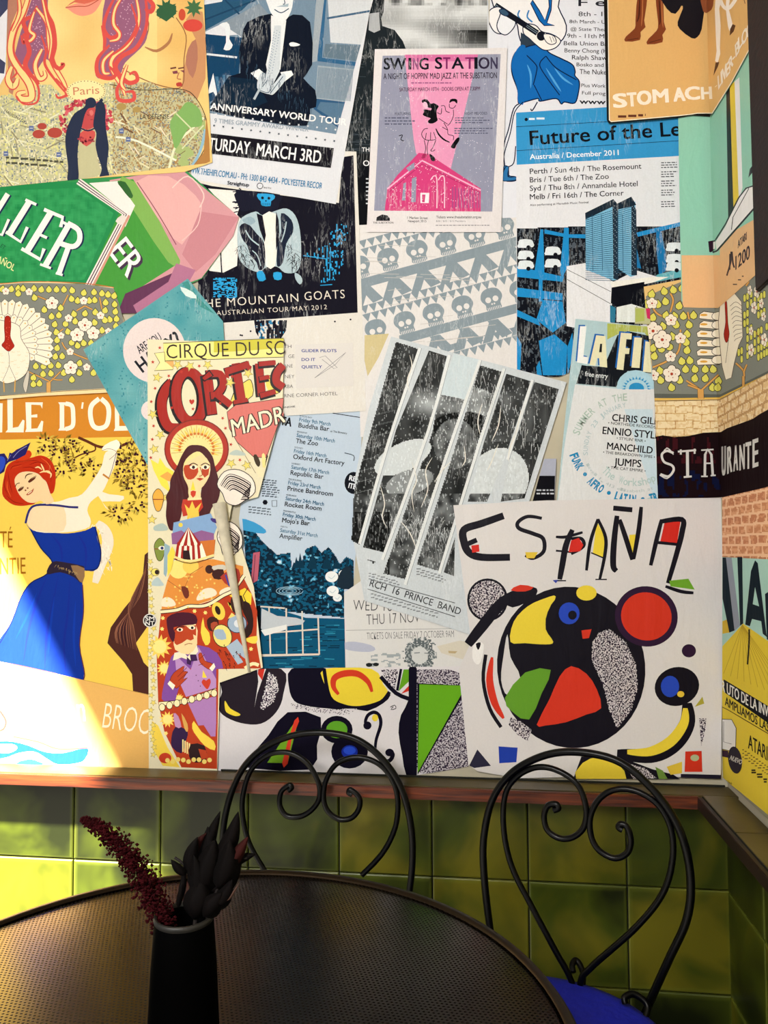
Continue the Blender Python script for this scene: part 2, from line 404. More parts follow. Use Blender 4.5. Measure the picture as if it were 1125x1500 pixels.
def tile_mat():
    m, N, L, B = newmat('olive_green_glazed_tile')
    geo = nd(N, 'ShaderNodeNewGeometry'); oi = nd(N, 'ShaderNodeObjectInfo')
    n = nd(N, 'ShaderNodeTexNoise', Scale=6.0, Detail=3.0, Distortion=.5); L.new(geo.outputs['Position'], n.inputs['Vector'])
    s_ = mathn(N, L, 'MULTIPLY_ADD', oi.outputs['Random'], .35, -.17); f_ = mathn(N, L, 'ADD', n.outputs['Fac'], s_)
    cr = nd(N, 'ShaderNodeValToRGB'); e = cr.color_ramp.elements
    e[0].position = .3; e[0].color = (*hexc('151a06'), 1); e[1].position = .72; e[1].color = (*hexc('625c14'), 1)
    k = e.new(.5); k.color = (*hexc('38410c'), 1)
    L.new(f_, cr.inputs[0])
    # worn paler rim of every tile
    tc = nd(N, 'ShaderNodeTexCoord'); sp = nd(N, 'ShaderNodeSeparateXYZ'); L.new(tc.outputs['Object'], sp.inputs[0])
    mx = mathn(N, L, 'MAXIMUM', mathn(N, L, 'MAXIMUM', mathn(N, L, 'ABSOLUTE', sp.outputs[0]), mathn(N, L, 'ABSOLUTE', sp.outputs[1])), mathn(N, L, 'ABSOLUTE', sp.outputs[2]))
    ed = mathn(N, L, 'MULTIPLY', mathn(N, L, 'SUBTRACT', mx, .090), 60.0); ed.node.use_clamp = True
    ed = mathn(N, L, 'MULTIPLY', ed, .55)
    mix = nd(N, 'ShaderNodeMix', data_type='RGBA'); L.new(ed, mix.inputs['Factor']); L.new(cr.outputs[0], mix.inputs[6]); mix.inputs[7].default_value = (*hexc('6c7428'), 1)
    L.new(mix.outputs[2], B.inputs['Base Color'])
    B.inputs['Roughness'].default_value = .35; B.inputs['Specular IOR Level'].default_value = .25
    bp = nd(N, 'ShaderNodeBump', Strength=.25, Distance=.01); L.new(n.outputs['Fac'], bp.inputs['Height']); L.new(bp.outputs[0], B.inputs['Normal'])
    return m
def wood_mat(name, c1, c2, rough=.4):
    m, N, L, B = newmat(name); geo = nd(N, 'ShaderNodeNewGeometry')
    mp = nd(N, 'ShaderNodeMapping'); mp.inputs['Scale'].default_value = (1.2, 10, 22); L.new(geo.outputs['Position'], mp.inputs['Vector'])
    n = nd(N, 'ShaderNodeTexNoise', Scale=5.0, Detail=6.0, Distortion=.8); L.new(mp.outputs[0], n.inputs['Vector'])
    cr = nd(N, 'ShaderNodeValToRGB'); e = cr.color_ramp.elements; e[0].position = .35; e[1].position = .65
    e[0].color = (*hexc(c1), 1); e[1].color = (*hexc(c2), 1); L.new(n.outputs['Fac'], cr.inputs[0]); L.new(cr.outputs[0], B.inputs['Base Color'])
    bp = nd(N, 'ShaderNodeBump', Strength=.3, Distance=.004); L.new(n.outputs['Fac'], bp.inputs['Height']); L.new(bp.outputs[0], B.inputs['Normal'])
    B.inputs['Roughness'].default_value = rough; return m
MW = plain('plaster_wall', 'b8b09a', .8, noise_amt=.08)
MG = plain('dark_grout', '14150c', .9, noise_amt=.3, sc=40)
MT = tile_mat(); MWOOD = wood_mat('red_brown_varnished_wood', '34120a', '6e2f10')
MTOP = plain('dark_olive_ledge_tile', '4c4226', .4, noise_amt=.25, sc=9, bump=.2)
MFL = plain('dark_floor_stone', '2a2622', .7, noise_amt=.3, sc=5)
MFR = wood_mat('dark_maroon_window_frame', '100202', '220505', .8)
wb = tag(box('wall_back', (-1.7, .0, -.02), (XR+.2, .15, 2.9), MW), kind='structure')
wr = tag(box('wall_right', (XR, -2.6, -.02), (XR+.15, -.0005, 2.9), MW), kind='structure')
tag(box('floor', (-2.6, -3.6, -.05), (XR+.15, .15, 0), MFL), kind='structure')
# left side: an open shopfront; its lintel cuts the sun
XL = -1.3
wl = tag(boxes('wall_left', [((XL-.12, -3.6, 1.82), (XL, -.0005, 2.9)), ((XL-.12, -3.6, 0), (XL, -3.3, 1.82))], MW), kind='structure')
tag(box('ceiling', (XL-.12, -3.6, 2.9005), (XR+.15, .15, 3.0), MW), kind='structure')
# tiled dado: every tile is a piece
LZ = back(600, 1136).z                      # top of the ledge
LD = .076; LT = .024
def tilegrid(parent, axis, xs, zs):
    first = None
    g = .0016
    for i in range(len(xs)-1):
        for j in range(len(zs)-1):
            a0, a1 = xs[i]+g, xs[i+1]-g; z1, z0 = zs[j]-g, zs[j+1]+g
            hx, hz = (a1-a0)/2, (z1-z0)/2; r_ = .002; b_ = .0025
            loc = Vector(((a0+a1)/2, 0, (z0+z1)/2)) if axis == 'x' else Vector((XR, (a0+a1)/2, (z0+z1)/2))
            V = []
            for (q, t) in ((0, .0), (0, .0045), (b_, .006)):
                for sx, sz in ((-1, -1), (1, -1), (1, 1), (-1, 1)):
                    u, v_ = sx*(hx-q), sz*(hz-q)
                    V.append((u, -t, v_) if axis == 'x' else (-t, u, v_))
            Fs = [(k, (k+1) % 4, 4+(k+1) % 4, 4+k) for k in range(4)] + [(4+k, 4+(k+1) % 4, 8+(k+1) % 4, 8+k) for k in range(4)] + [(8, 9, 10, 11)]
            o = mobj('tile', V, Fs, MT, parent); jit = random.uniform(0, .0008)
            o.location = loc + (Vector((0, -jit-.001, 0)) if axis == 'x' else Vector((-jit-.001, 0, 0)))
# column joints read off the photograph on the wall plane
jx = [back(x, 1225).x for x in (110, 237, 365, 497.5, 633, 773, 916.5)] + [XR]
w_ = (jx[6]-jx[0])/6
jx = [jx[0]-w_*3, jx[0]-w_*2, jx[0]-w_] + jx
zr = [LZ-.001, back(633, 1282).z, back(633, 1428).z]; h_ = zr[1]-zr[2]
zr[0] = zr[1]+h_
zr += [zr[2]-h_*k for k in (1, 2, 3)] + [.0]
dado = box('dado_grout', (-1.299, -.001, .0), (XR-.0005, -.0002, LZ-.01), MG, wb)
zr[0] = LZ-LT*.5
tilegrid(wb, 'x', jx, zr)
dr = box('dado_grout', (XR-.001, -2.4, .0), (XR-.0002, -.0015, LZ-.01), MG, wr)
tilegrid(wr, 'y', [-.007-h_*k for k in range(0, 7)][::-1], zr)
# ledge: tiled top with a varnished wooden nosing, round the corner
led = tag(box('trim_1', (-1.299, -LD+.006, LZ-LT), (XR-.0003, -.0072, LZ), MTOP, None, .001), 'dark olive tiled ledge along the poster wall', kind='structure')
box('wooden_nosing', (-1.299, -LD-.004, LZ-LT-.001), (XR-LD, -LD+.0055, LZ-.0015), MWOOD, led, .0012)
box('shadow_strip', (back(326, 1136).x, -.0125, LZ), (XR-.008, -.0085, LZ+.0035), MG, led)  # dark strip added as the shadow line under the poster bottoms
led2 = tag(mobj('trim_2', [(XR-LD+.006, -LD, LZ-LT), (XR-.0072, -LD, LZ-LT), (XR-.0072, -2.4, LZ-LT), (XR-LD+.006, -2.4, LZ-LT), (XR-LD+.006, -LD, LZ), (XR-.0072, -LD, LZ), (XR-.0072, -2.4, LZ), (XR-LD+.006, -2.4, LZ)], BF, MG), kind='structure')
for k in range(9):
    a = -LD-.001-.2*k; box('ledge_tile', (XR-LD+.006, a-.197, LZ+.0002), (XR-.008, a, LZ+.002), MTOP, led2, .0006)
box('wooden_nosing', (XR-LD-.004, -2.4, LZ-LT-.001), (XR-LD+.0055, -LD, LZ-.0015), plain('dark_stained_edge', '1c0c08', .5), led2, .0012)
# window frame on the right wall
fy = right(1111, 200).y; fz = right(1120, 425).z
fr = tag(box('trim_3', (XR-.012, fy-.20, fz), (XR-.0005, fy+.004, 2.9), MFR, None, .003), kind='structure')
# --- tour dates poster, blue
p = Poster('poster', 'pale blue tour poster listing March club dates above a blue rocky garden collage', 'poster', '372,585 532,590 522,800 508,985 374,985 350,760', 'b7c6d6', 'plain', clip='340,585 532,590 524,800 512,985 374,985')
p.part('printed_collage').v('C4')
def rock(x, y):
    t = tb(x*1.0, y*1.3, .06, 3, 5); n = nz(x, y*1.4, .22, 9)
    if t+n*.35 > .74: return '#c3d6e2'
    if t+n*.35 > .50: return '#2f87b4' if n < .1 else '#6fb2cf'
    if n > .0: return '#11506f'
    return '#0c2233'
p.G(rock, 0, 640, 620, 1160, 5, '0,640 60,680 130,770 200,830 270,820 275,900 330,860 350,800 400,780 430,820 470,790 500,830 530,880 560,840 600,860 600,1000 550,1010 552,1160 90,1110 50,1000 20,800')
p.F('#3c93c6', '0,640 80,660 140,700 130,720 60,710 0,690', 2)
for x, y, h in ((320, 900, 80), (385, 905, 120), (460, 905, 100), (510, 905, 60), (565, 960, 120), (300, 900, 60)):
    p.F('#0d3247', [(x-24, y), (x-14, y-h*.5), (x-8, y-h*.45), (x, y-h), (x+8, y-h*.5), (x+16, y-h*.45), (x+24, y)])
for x, y, r in ((485, 945, 34), (490, 1020, 32), (515, 1055, 24), (545, 930, 24)): p.E('#e3e6e6', x, y, r, r*.85); p.W('#9fb6c4', 2.5, [(x-r*.5, y), (x, y+r*.3), (x+r*.5, y-r*.2)], 3)
p.F('#1a2a38', '515,960 545,900 585,900 600,1000 560,1010 520,1000', 2)
for r in (70, 55, 38, 20): p.W('#8fb7cc', 3, [(265+r*math.cos(a*.4), 1020+r*.32*math.sin(a*.4)) for a in range(16)], 2)
p.F('#b05a6c', '75,820 110,815 98,965 62,985').W('#4d2a3e', 3, '85,830 75,970', 0)
p.W('#1c2733', 6, '10,720 50,730 85,745', 3)
p.F('#0f4e6e', '95,1100 200,1115 350,1160 552,1165 565,1440 115,1440')
for i in range(60):
    x = random.uniform(130, 500); y = random.uniform(1180, 1430); p.W(random.choice(['#2b87a4', '#0b2c42', '#1b6a88']), 5, [(x, y), (x+random.uniform(20, 70), y+random.uniform(-3, 3))], 0)
for q in ('157,1100 165,1355', '247,1110 250,1352', '330,1125 335,1352', '414,1155 420,1352', '100,1355 420,1350', '140,1240 414,1220', '100,1100 240,1110', '100,1360 420,1352'): p.W('#cfc9bc', 8, q, 0)
p.F('#0a0f16', '85,1100 112,1095 118,1240 100,1360 118,1430 60,1430')
p.part('lettering')
p.W(K, 4, '490,90 650,115', 0).T('TA', 215, 150, 272, 160, 44, K, .04)
for a, b, c, x, y, x1, x2, x3 in (('BYRON BAY', 'Friday 9th March', 'Buddha Bar', 318, 108, 382, 477, 470), ('BRISBANE', 'Saturday 10th March', 'The Zoo', 304, 190, 356, 500, 412), ('SYDNEY', 'Friday 16th March', 'Oxford Art Factory', 290, 272, 335, 455, 550), ('HOBART', 'Saturday 17th March', 'Republic Bar', 276, 356, 320, 470, 440),
   ('MELBOURNE', 'Friday 23rd March', 'Prince Bandroom', 260, 438, 327, 425, 490), ('ADELAIDE', 'Saturday 24th March', 'Rocket Room', 246, 520, 300, 443, 430), ('FREMANTLE', 'Friday 30th March', "Mojo's Bar", 232, 604, 296, 400, 368), ('PERTH', 'Saturday 31st March', 'Amplifier', 218, 686, 253, 410, 330)):
    s_ = .155; p.T(a, x, y, x1, y+(x1-x)*s_, 8, '#4b5563', .02); p.T(b, x-3, y+24, x2, y+24+(x2-x)*s_, 19, '#1d5a7c', .02); p.T(c, x-7, y+56, x3, y+56+(x3-x)*s_*.85, 24, '#151a22', .02)
p.T('at The Brewery', 478, 188, 565, 200, 10, '#1d2733', .01)
p.tiny(120, 438, 95, 8, 12, 6, '#4a5462', .1); p.tiny(50, 580, 130, 3, 14, 6, '#56606c', .12)
p.D(K, [(137, 556)], 14).FO('#b7c6d6', K, 3, '172,548 198,546 198,578 174,578', 0)
p.E('#11141c', 600, 455, 48, 58).T('RE', 575, 440, 608, 448, 26, 'e0e4ea', .05).T('ITE', 572, 480, 608, 488, 26, 'e0e4ea', .05)
p.W('#22303c', 4, '552,298 600,312 600,340', 3)
p.part('torn_flap', label='white curled paper flap').F('#b9c0c6', '118,1110 200,1150 300,1160 345,1175 330,1195 245,1205 130,1235 115,1215').F('#dedfdc', '115,1225 250,1195 245,1222 135,1255')
p.build()
# --- quilted scrap of a magazine page behind the flyer
# ================================================================ the posters, lowest sheet first
K = '10121c'
# --- black-and-white photograph poster behind the jazz bill
p = Poster('poster', 'black and white landscape poster with a dark coated figure behind the pink jazz poster', 'poster', '497,-20 715,-20 722,330 497,335', 'c9ccd2', 'light')
p.part('printed_photograph')
def sky_(x, y):
    v = .83 - .32*max(0, nz(x*.5, y*1.6, .03, 3)+.1) - (.5 if y > 42 and x > 640 and y < 72 else 0)*.8*max(0, nz(x, y*2, .02, 8)+.6)
    if y < 8: v -= .55*max(0, nz(x, y, .08, 2)+.2)
    if x > 620 and 20 < y < 66: v -= .38*max(0, 1-abs((y-46)/26))*min(1, (x-620)/60)
    v = max(.12, min(.9, v)); return (v**2.2*.95, v**2.2*.98, v**2.2)
p.G(sky_, 497, -20, 714, 76, 4)
p.F('#1b2227', '497,250 505,-20 562,-20 556,10 560,38 578,44 590,60 596,75 560,120 548,250', 0)
p.F('#a9acb0', '541,20 555,18 557,44 548,48 540,44').F('#15191e', '555,-20 564,-20 562,18 557,30 553,6')
p.R('#0b0d12', 497, 225, 545, 330)
p.ticks('#4c545c', 70, 505, 100, 545, 220, 2, 22, 0, 1.2) if False else None
for i in range(22): 
    y = random.uniform(70, 222); x = random.uniform(510, 525); p.W('#39424a', .8, [(x, y), (x+random.uniform(8, 24), y+random.uniform(-2, 2))], 0)
p.part('lettering').T('TH', 530, 222, 541, 222, 6, 'e8e8ea', .02).T('O', 532, 243, 541, 243, 8, 'e8e8ea', .02)
p.tiny(536, 262, 6, 7, 6, 2, 'c9ccd2')
p.build()
# --- ukulele festival bill
p = Poster('poster', 'pale festival poster with a woman in a billowing blue skirt playing a small guitar', 'poster', '718,-20 905,-20 905,345 709,345', 'd9dbe4')
p.part('printed_woman').v('Z4')
p.FO('#e6e4e6', '#12203e', 7, '-60,-60 300,-60 312,40 360,150 340,230 250,292 160,280 90,240 60,120 -40,90', 3)
p.F('#2c3b49', '92,190 200,260 180,290 90,290', 0)
p.FO('#1463ae', '#0b1c3f', 7, '100,285 200,262 262,312 330,345 395,380 412,420 410,445 436,480 432,540 410,606 350,600 330,612 300,580 205,596 190,580 90,606 76,590 74,530 42,440 38,370 60,310', 4)
for q in ('110,310 180,380 185,420 165,500', '240,330 205,370 220,420 320,560', '240,330 300,400 420,470', '60,380 90,460 120,520', '170,500 200,560 215,590', '90,310 60,350 50,420'): p.W('#0b1c3f', 6, q)
for q in ('130,380 150,440 150,520', '290,400 340,460 400,500', '240,400 290,480 330,540', '90,330 80,400 100,450'): p.W('#4f9bd6', 12, q, 4, False, .9)
p.FO('#1463ae', '#0b1c3f', 6, '160,0 200,60 235,120 260,40 255,-20 275,-20 270,60 245,135 290,150 230,150 200,120 150,20', 0)
p.W('#2f78b5', 9, '85,60 75,90 95,120', 4).W('#2f78b5', 9, '140,60 130,100 160,130', 4)
p.FO('#ebe6e2', '#12203e', 6, '105,160 125,140 180,150 215,185 270,200 315,225 325,250 290,285 230,295 180,262 140,225 110,200', 4)
p.W('#10131f', 34, '-60,30 60,110 190,195', 0).W('#9fb3c2', 2, '-60,35 190,200', 0).W('#9fb3c2', 2, '-60,25 190,188', 0)
p.E('#10131f', 212, 212, 26, 28)
p.FO('#ebe6e2', '#12203e', 5, '225,205 255,200 290,215 300,250 270,262 240,245', 3).W('#12203e', 3, '262,215 275,250', 0).W('#12203e', 3, '278,215 290,245', 0)
p.FO('#e6e4e6', '#12203e', 6, '-90,60 -40,40 0,70 50,110 40,170 -20,200 -70,180 -100,110', 4)
for k in range(5): p.W('#12203e', 4, [(-10+k*12, 120), (-8+k*12, 150)], 0)
p.W('#12203e', 7, '90,606 50,640 20,760 -10,870 0,1000', 4).W('#12203e', 7, '190,600 160,650 150,640', 4).W('#12203e', 6, '62,860 50,960 10,990 20,1040')
p.FO('#2a6ea6', '#12203e', 5, '-10,985 15,980 22,1032 60,1040 66,1062 20,1068 0,1055', 3)
p.v('Z3').FO('#dfe1e8', '#12203e', 6, '870,60 850,100 835,150 850,190 890,205 930,170 945,130 920,100', 4).W('#10131f', 26, '862,66 970,130 1010,150', 0).FO('#33506b', '#12203e', 5, '850,58 880,55 905,80 890,95 858,80', 3)
p.F('#1463ae', '970,270 925,350 925,420 955,520 960,600 1000,590 1010,300', 3)
p.W('#12203e', 6, '990,600 940,660 915,780 880,900 870,990 900,985 905,1040', 4).FO('#2a6ea6', '#12203e', 5, '860,1050 885,985 905,985 900,1040 945,1040 945,1060 880,1065', 3)
p.part('lettering').v('Z4')
for t, x, y, x1, h, b in (('F e', 432, 35, 590, 40, .04), ('8th - 11', 432, 95, 600, 26, .01), ('8th March - Ukes', 378, 136, 640, 20, .01), ('@ State Theatre', 385, 180, 640, 20, .01), ('9th - 11th March', 365, 222, 660, 24, .01),
    ('Bella Union Bar', 345, 266, 620, 24, .012), ('Benny Chong (H', 350, 308, 600, 24, .01), ('Ralph Shaw', 393, 350, 600, 26, .012), ('Bosko and', 420, 390, 578, 22, .01), ('The Nukes', 438, 435, 610, 28, .012),
    ('Plus Work', 448, 512, 590, 20, .012), ('Full prog', 452, 556, 590, 20, .008), ('www', 438, 610, 590, 28, .05)):
    p.T(t, x, y, x1, y+ (4 if y > 100 else 0), h, '#23242c', b)
p.build()
# --- skull pattern sheet
p = Poster('poster', 'white sheet printed with grey rows of skulls, crossed bands and triangles', 'poster', '520,330 765,318 770,575 560,640 528,640', 'd8d5d4', 'light')
p.part('printed_pattern').v('C5')
GY = '#84929b'
def skull(p, cx, cy, r, tilt, bg='#d8d5d4', fg=GY):
    ca, sa = math.cos(tilt), math.sin(tilt); m = lambda x, y: (cx+x*r*ca-y*r*sa, cy+x*r*sa+y*r*ca)
    p.F(fg, [m(*q) for q in [(-.95, 0), (-.98, -.35), (-.75, -.8), (-.3, -1.02), (.3, -1.02), (.75, -.8), (.98, -.35), (.95, 0), (.68, .42), (.62, .95), (-.62, .95), (-.68, .42)]], 3)
    for x, y, q in ((-.35, .0, .27), (.33, .0, .27), (-.1, .42, .08), (.12, .42, .08)): a = m(x, y); p.E(bg, a[0], a[1], q*r, None, 0, 10)
    for i in range(8): a = m(-.56+i*.16, .68); b = m(-.56+i*.16, 1.0); p.W(bg, r*.06, [a, b], 0)
sl = -.272; th_ = math.atan(sl)
def row(x0, y0, n, dx, ph=0):
    for i in range(n): skull(p, x0+i*dx, y0+i*dx*sl, 70, th_)
row(30, 310, 7, 183); row(134, 712, 7, 183.5)
def band(x0, y0, w, x1): p.F(GY, [(x0, y0), (x1, y0+(x1-x0)*sl), (x1, y0+(x1-x0)*sl+w), (x0, y0+w)])
band(30, 385, 62, 1030); band(280, 742, 60, 1040)
def cross(x0, y0, x1, n):
    for i in range(n):
        x = x0+i*183; y = y0+i*183*sl
        p.F(GY, [(x-10, y), (x+55, y-15), (x+150, y+75), (x+85, y+105)]); p.F(GY, [(x+5, y-5), (x+62, y-12), (x+20, y+128), (x-40, y+145)])
cross(30, 430, 0, 6); cross(300, 800, 0, 5)
def tris(x0, y0, n, s_, col=GY):
    T_ = []
    for r_ in range(2):
        for i in range(n):
            x = x0+i*s_+r_*s_*.28; y = y0+(x-x0)*sl+r_*s_*1.02
            T_.append(p.q([(x, y), (x+s_, y+s_*sl), (x+s_*.72, y+s_*.82)]))
    p.add(T_, col)
tris(20, 145, 11, 53); tris(30, 560, 19, 54); tris(600, 800, 9, 54)
p.F('#c7b98c', '60,740 215,730 150,880 80,1000 60,900')
for i in range(26):
    x = random.uniform(40, 900); y = random.uniform(150, 800); L_ = random.uniform(60, 260); p.W('#bdb9b6', 3, [(x, y), (x+L_, y+L_*(-.1 if y > 400 else .02))], 0)
p.build()
# --- building poster: Future of the Left
p = Poster('poster', 'blue and white concert poster headed Future of the Le over twin towers', 'poster', '756,165 1005,150 1005,470 820,552 757,552', 'd9dae0', 'light')
p.part('printed_towers', 'worn').v('C7')
def photo(x, y):
    return ('#0c0f18' if nz(x, y*.4, .35, 5)+nz(x, y, .9, 9)*.5 < .25 else '#4d555e')
p.G(photo, 72, 132, 1080, 1052, 6, '72,145 480,132 1075,105 1080,480 900,520 880,700 400,1050 72,1050')
BL = '#1f86c4'; BL2 = '#2c97d2'
for q in ('215,150 232,150 240,460 215,460 180,400 205,230', '240,150 380,180 490,180 490,205 380,200 240,175', '360,140 388,140 390,370 360,420 350,470 335,400', '72,375 360,440 350,470 72,440', '72,505 350,540 350,585 72,560', '205,450 228,450 228,590 205,590',
          '72,640 200,700 215,740 72,680', '230,580 350,590 370,720 290,780 190,700', '205,830 300,790 380,860 370,1040 230,1040', '72,800 100,850 90,1040 72,1040', '190,990 210,950 225,1040 195,1040', '380,870 410,780 420,900 380,1040'):
    p.F(BL, q)
p.F('#1f86c4', '800,170 1070,105 1070,130 810,195').F('#1a6fa8', '920,150 950,150 980,300 985,400 940,430 925,300').F('#5aa7b4', '930,425 1075,390 1080,440 900,475 880,470')
p.F('#1a6fa8', '790,210 830,390 790,380')
for x, y in ((80, 220), (80, 290), (80, 350), (245, 265), (245, 340), (985, 240), (985, 310), (985, 360)):
    p.F('#d6dde2', [(x, y+20), (x+10, y-8), (x+75 if x < 900 else x+88, y-8), (x+92, y+12), (x+90, y+38), (x, y+42)], 2); p.E('#0c0f18', x+62, y+40, 13)
p.F('#dcdde1', '375,375 490,355 660,470 800,400 930,440 880,460 660,500 640,760 470,760 375,740').W('#20242c', 3, '378,395 645,530', 0).W('#20242c', 3, '378,455 645,605', 0)
p.F('#e6e4dc', '640,470 900,440 1000,440 900,475 655,520').F('#0a0c14', '650,505 850,470 845,600 820,625 680,620 645,600').F('#dbe0dd', '680,625 770,605 880,640 880,720 680,715')
p.F('#2b7391', '640,610 675,630 670,720 640,715').F('#a5b45a', '805,625 885,640 885,720 805,720').F('#c2506f', '855,632 885,636 885,715').W('#10131c', 5, '803,620 805,730', 0)
def tower(P_, x0, y0, x1, y1, n):
    p.F('#7db8d6', P_)
tower(p, 0, 0, 0, 0, 0) if False else None
p.F('#78b3d2', '490,75 665,-5 690,455 660,462 492,395').F('#78b3d2', '672,20 795,-20 800,430 765,440 690,390').F('#20303f', '655,-5 690,30 690,460 660,450').F('#20303f', '770,-20 800,30 805,430 770,430')
p.F('#182634', '488,50 660,-35 690,0 668,5 490,90').F('#182634', '670,0 770,-50 800,0 775,10 672,32')
for i in range(34):
    y = 82+i*11; p.W('#1d4a68', 3.4, [(490, y+min(12, i)), (600, y-30+i*1.4), (656, y-48+i*2.0)], 0)
    if y < 440: p.W('#1d4a68', 3.4, [(680, y-40+i*.6), (768, y-68+i*1.6)], 0)
for x in (530, 588, 715): p.W('#1d4a68', 3, [(x, 60), (x+6, 400)], 0)
for i in range(40): p.D('#9fb6c4', [(662+(i % 3)*9, 20+i*10.5), (776+(i % 3)*8, 10+i*10)], 2.5)
p.part('printed_banner').v('Z4')
p.F('#3590c8', '62,662 700,610 1075,600 1075,915 68,970').W('#10131c', 3, '62,746 1075,690', 0).W('#10131c', 3, '66,887 1075,825', 0).E(K, 124, 703, 10)
p.part('lettering').tiny(140, 700, 105, 1, 8, 12, 'cfe2ee', -.06)
p.T('Future of the Le', 148, 853, 1035, 797, 82, '#0c1018', .025)
p.T('Australia / December 2011', 146, 938, 668, 912, 30, 'e8eef2', .02)
for t, x1, y0, y1 in (('Perth / Sun 4th / The Rosemount', 802, 1024, 992), ('Bris / Tue 6th / The Zoo', 610, 1074, 1052), ('Syd / Thu 8th / Annandale Hotel', 780, 1124, 1095), ('Melb / Fri 16th / The Corner', 698, 1174, 1150)): p.T(t, 146, y0, x1, y1, 31, '#1b1d26', .015)
p.T('Also performing at Meredith Music Festival', 146, 1213, 490, 1196, 12, '#30323a', .01)
for y in (958, 1012, 1066, 1120, 1188): p.tiny(918, y, 100, 3, 14, 6, '#4d4f58', -.03)
p.build()
# --- band poster: black print with a blue-faced figure
p = Poster('poster', 'black and blue concert poster lettered Mountain Goats with a white lower margin', 'poster', '290,215 522,222 536,602 420,609 330,560 290,470', 'd8d4cd', 'light')
p.part('printed_picture', 'worn').v('C3')
p.F('#14131f', '0,60 120,90 870,190 890,-80 955,-90 980,835 190,895 60,860 0,640')
p.F('#e4e0da', '100,105 265,118 290,200 270,260 300,290 280,400 275,470 270,560 190,600 110,590 80,560 60,500 130,420 250,300 150,160').W('#14131f', 8, '170,420 180,600', 0)
p.F('#191a2a', '270,120 520,140 520,190 490,260 400,260 370,230 300,240 275,200', 3)
p.F('#2d9ad2', '392,135 485,140 490,165 470,180 466,208 415,205 410,180 395,165', 2).D('#14131f', [(420, 160), (458, 162)], 9).D('#14131f', [(440, 178)], 5)
for k in range(5): p.W('#14131f', 3, [(418+k*11, 190), (418+k*11, 205)], 0)
p.F('#a9bcc4', '275,330 300,275 380,240 420,262 500,235 560,222 612,262 640,350 648,480 640,560 610,600 550,600 505,565 440,570 400,598 330,572 285,520 272,430', 3)
p.F('#e6e2da', '420,262 500,255 505,400 495,560 440,560 430,420', 2)
p.F('#14131f', '385,250 420,265 440,380 432,420 405,350', 0).F('#14131f', '500,240 515,290 520,400 500,470 497,330', 0)
p.F('#1a1b2a', '285,330 330,310 385,370 430,430 434,560 400,585 385,540 350,500 330,440 300,400', 3).F('#1c2436', '530,250 590,290 600,360 560,430 540,540 505,560 508,440 530,360', 3)
p.F('#8fa6b2', '300,290 350,270 380,300 340,320', 2).W('#a9bcc4', 8, '320,350 350,400 400,440', 3).W('#a9bcc4', 7, '560,300 550,360 530,420', 3).W('#a9bcc4', 6, '360,470 390,500 410,560', 3)
p.ticks('#14131f', 50, 290, 440, 350, 560, 34, 5, 30, 1.3).ticks('#14131f', 60, 570, 430, 630, 570, 34, 5, 34, 1.3)
for i in range(14): x = random.uniform(270, 300); y = random.uniform(110, 240); p.W('#191a2a', 6, [(x, y), (x-random.uniform(10, 40), y+random.uniform(-10, 20))], 0)
p.F('#2d9ad2', '385,600 420,590 440,640 400,650', 2).F('#2d9ad2', '485,600 530,600 530,640 490,640', 2).F('#a9bcc4', '610,600 645,620 655,650 640,670 615,640', 2)
p.G(lambda x, y: '#2d9ad2' if nz(x, y*3, .16, 3)+nz(x, y, .5, 4)*.6 > -.05 else None, 130, 630, 270, 750, 6)
p.G(lambda x, y: '#2d9ad2' if nz(x*1.4, y*.6, .3, 6) > .22 else None, 660, 300, 930, 680, 7, '660,490 790,440 850,300 930,330 900,480 890,640 760,660 790,520 680,520')
for x0, y0, x1, y1 in ((800, 440, 800, 620), (820, 450, 815, 640), (660, 500, 800, 520), (760, 675, 830, 670)): p.W('#2d9ad2', 5, [(x0, y0), (x1, y1)], 0)
p.part('lettering')
for t, x0, y0, x1, y1, h in (('HE MOUNTAIN', 88, 806, 632, 770, 48), ('GOATS', 668, 764, 905, 750, 50), ('AUSTRALIAN TOUR MAY 2012', 150, 852, 800, 815, 27)): p.T(t, x0, y0, x1, y1, h, '#ddd5c8', -.004, None, 1.15)
p.part('printed_picture').G(lambda x, y: '#14131f' if nz(x*2, y*.5, .2, 2) > -.12 else ('#2d7fae' if nz(x, y, .3, 1) > .1 else None), 360, 880, 570, 1000, 6, '370,880 565,868 560,940 520,1000 410,1000 380,950')
p.part('lettering')
for t, x0, x1, y in (('TH', 545, 590, 1045), ('GE', 572, 608, 1103), ('ANE', 545, 598, 1160), ('NEY', 552, 608, 1222), ('RBA', 548, 600, 1280), ('RNE CORNER HOTEL', 548, 862, 1335)): p.T(t, x0, y, x1, y-(14 if x1 > 700 else 1), 20, '#5b5a58')
p.T('INDIE', 545, 1398, 612, 1392, 9, K, .05)
p.D('#1b1b22', [(938, 876), (846, 888), (300, 970), (350, 945), (290, 968)], 6)
p.build()
# --- glider sticker
p = Poster('sticker', 'white card sticker stamped in blue about glider pilots with a pencil sketched glider', 'sticker', '432,505 517,502 518,565 434,569', 'd5d1cd')
p.part('lettering').v('C3')
for t, x0, y, x1 in (('GLIDER PILOTS', 650, 1068, 855), ('DO IT', 650, 1120, 730), ('QUIETLY', 650, 1163, 770)): p.T(t, x0, y, x1, y, 17, '#2a3a86', .035)
p.part('sketched_glider').W('#8b8a8c', 3, '727,1220 910,1070 850,1140 727,1220', 0).W('#8b8a8c', 3, '755,1100 790,1090 860,1160 840,1165 770,1110', 0)
p.build()
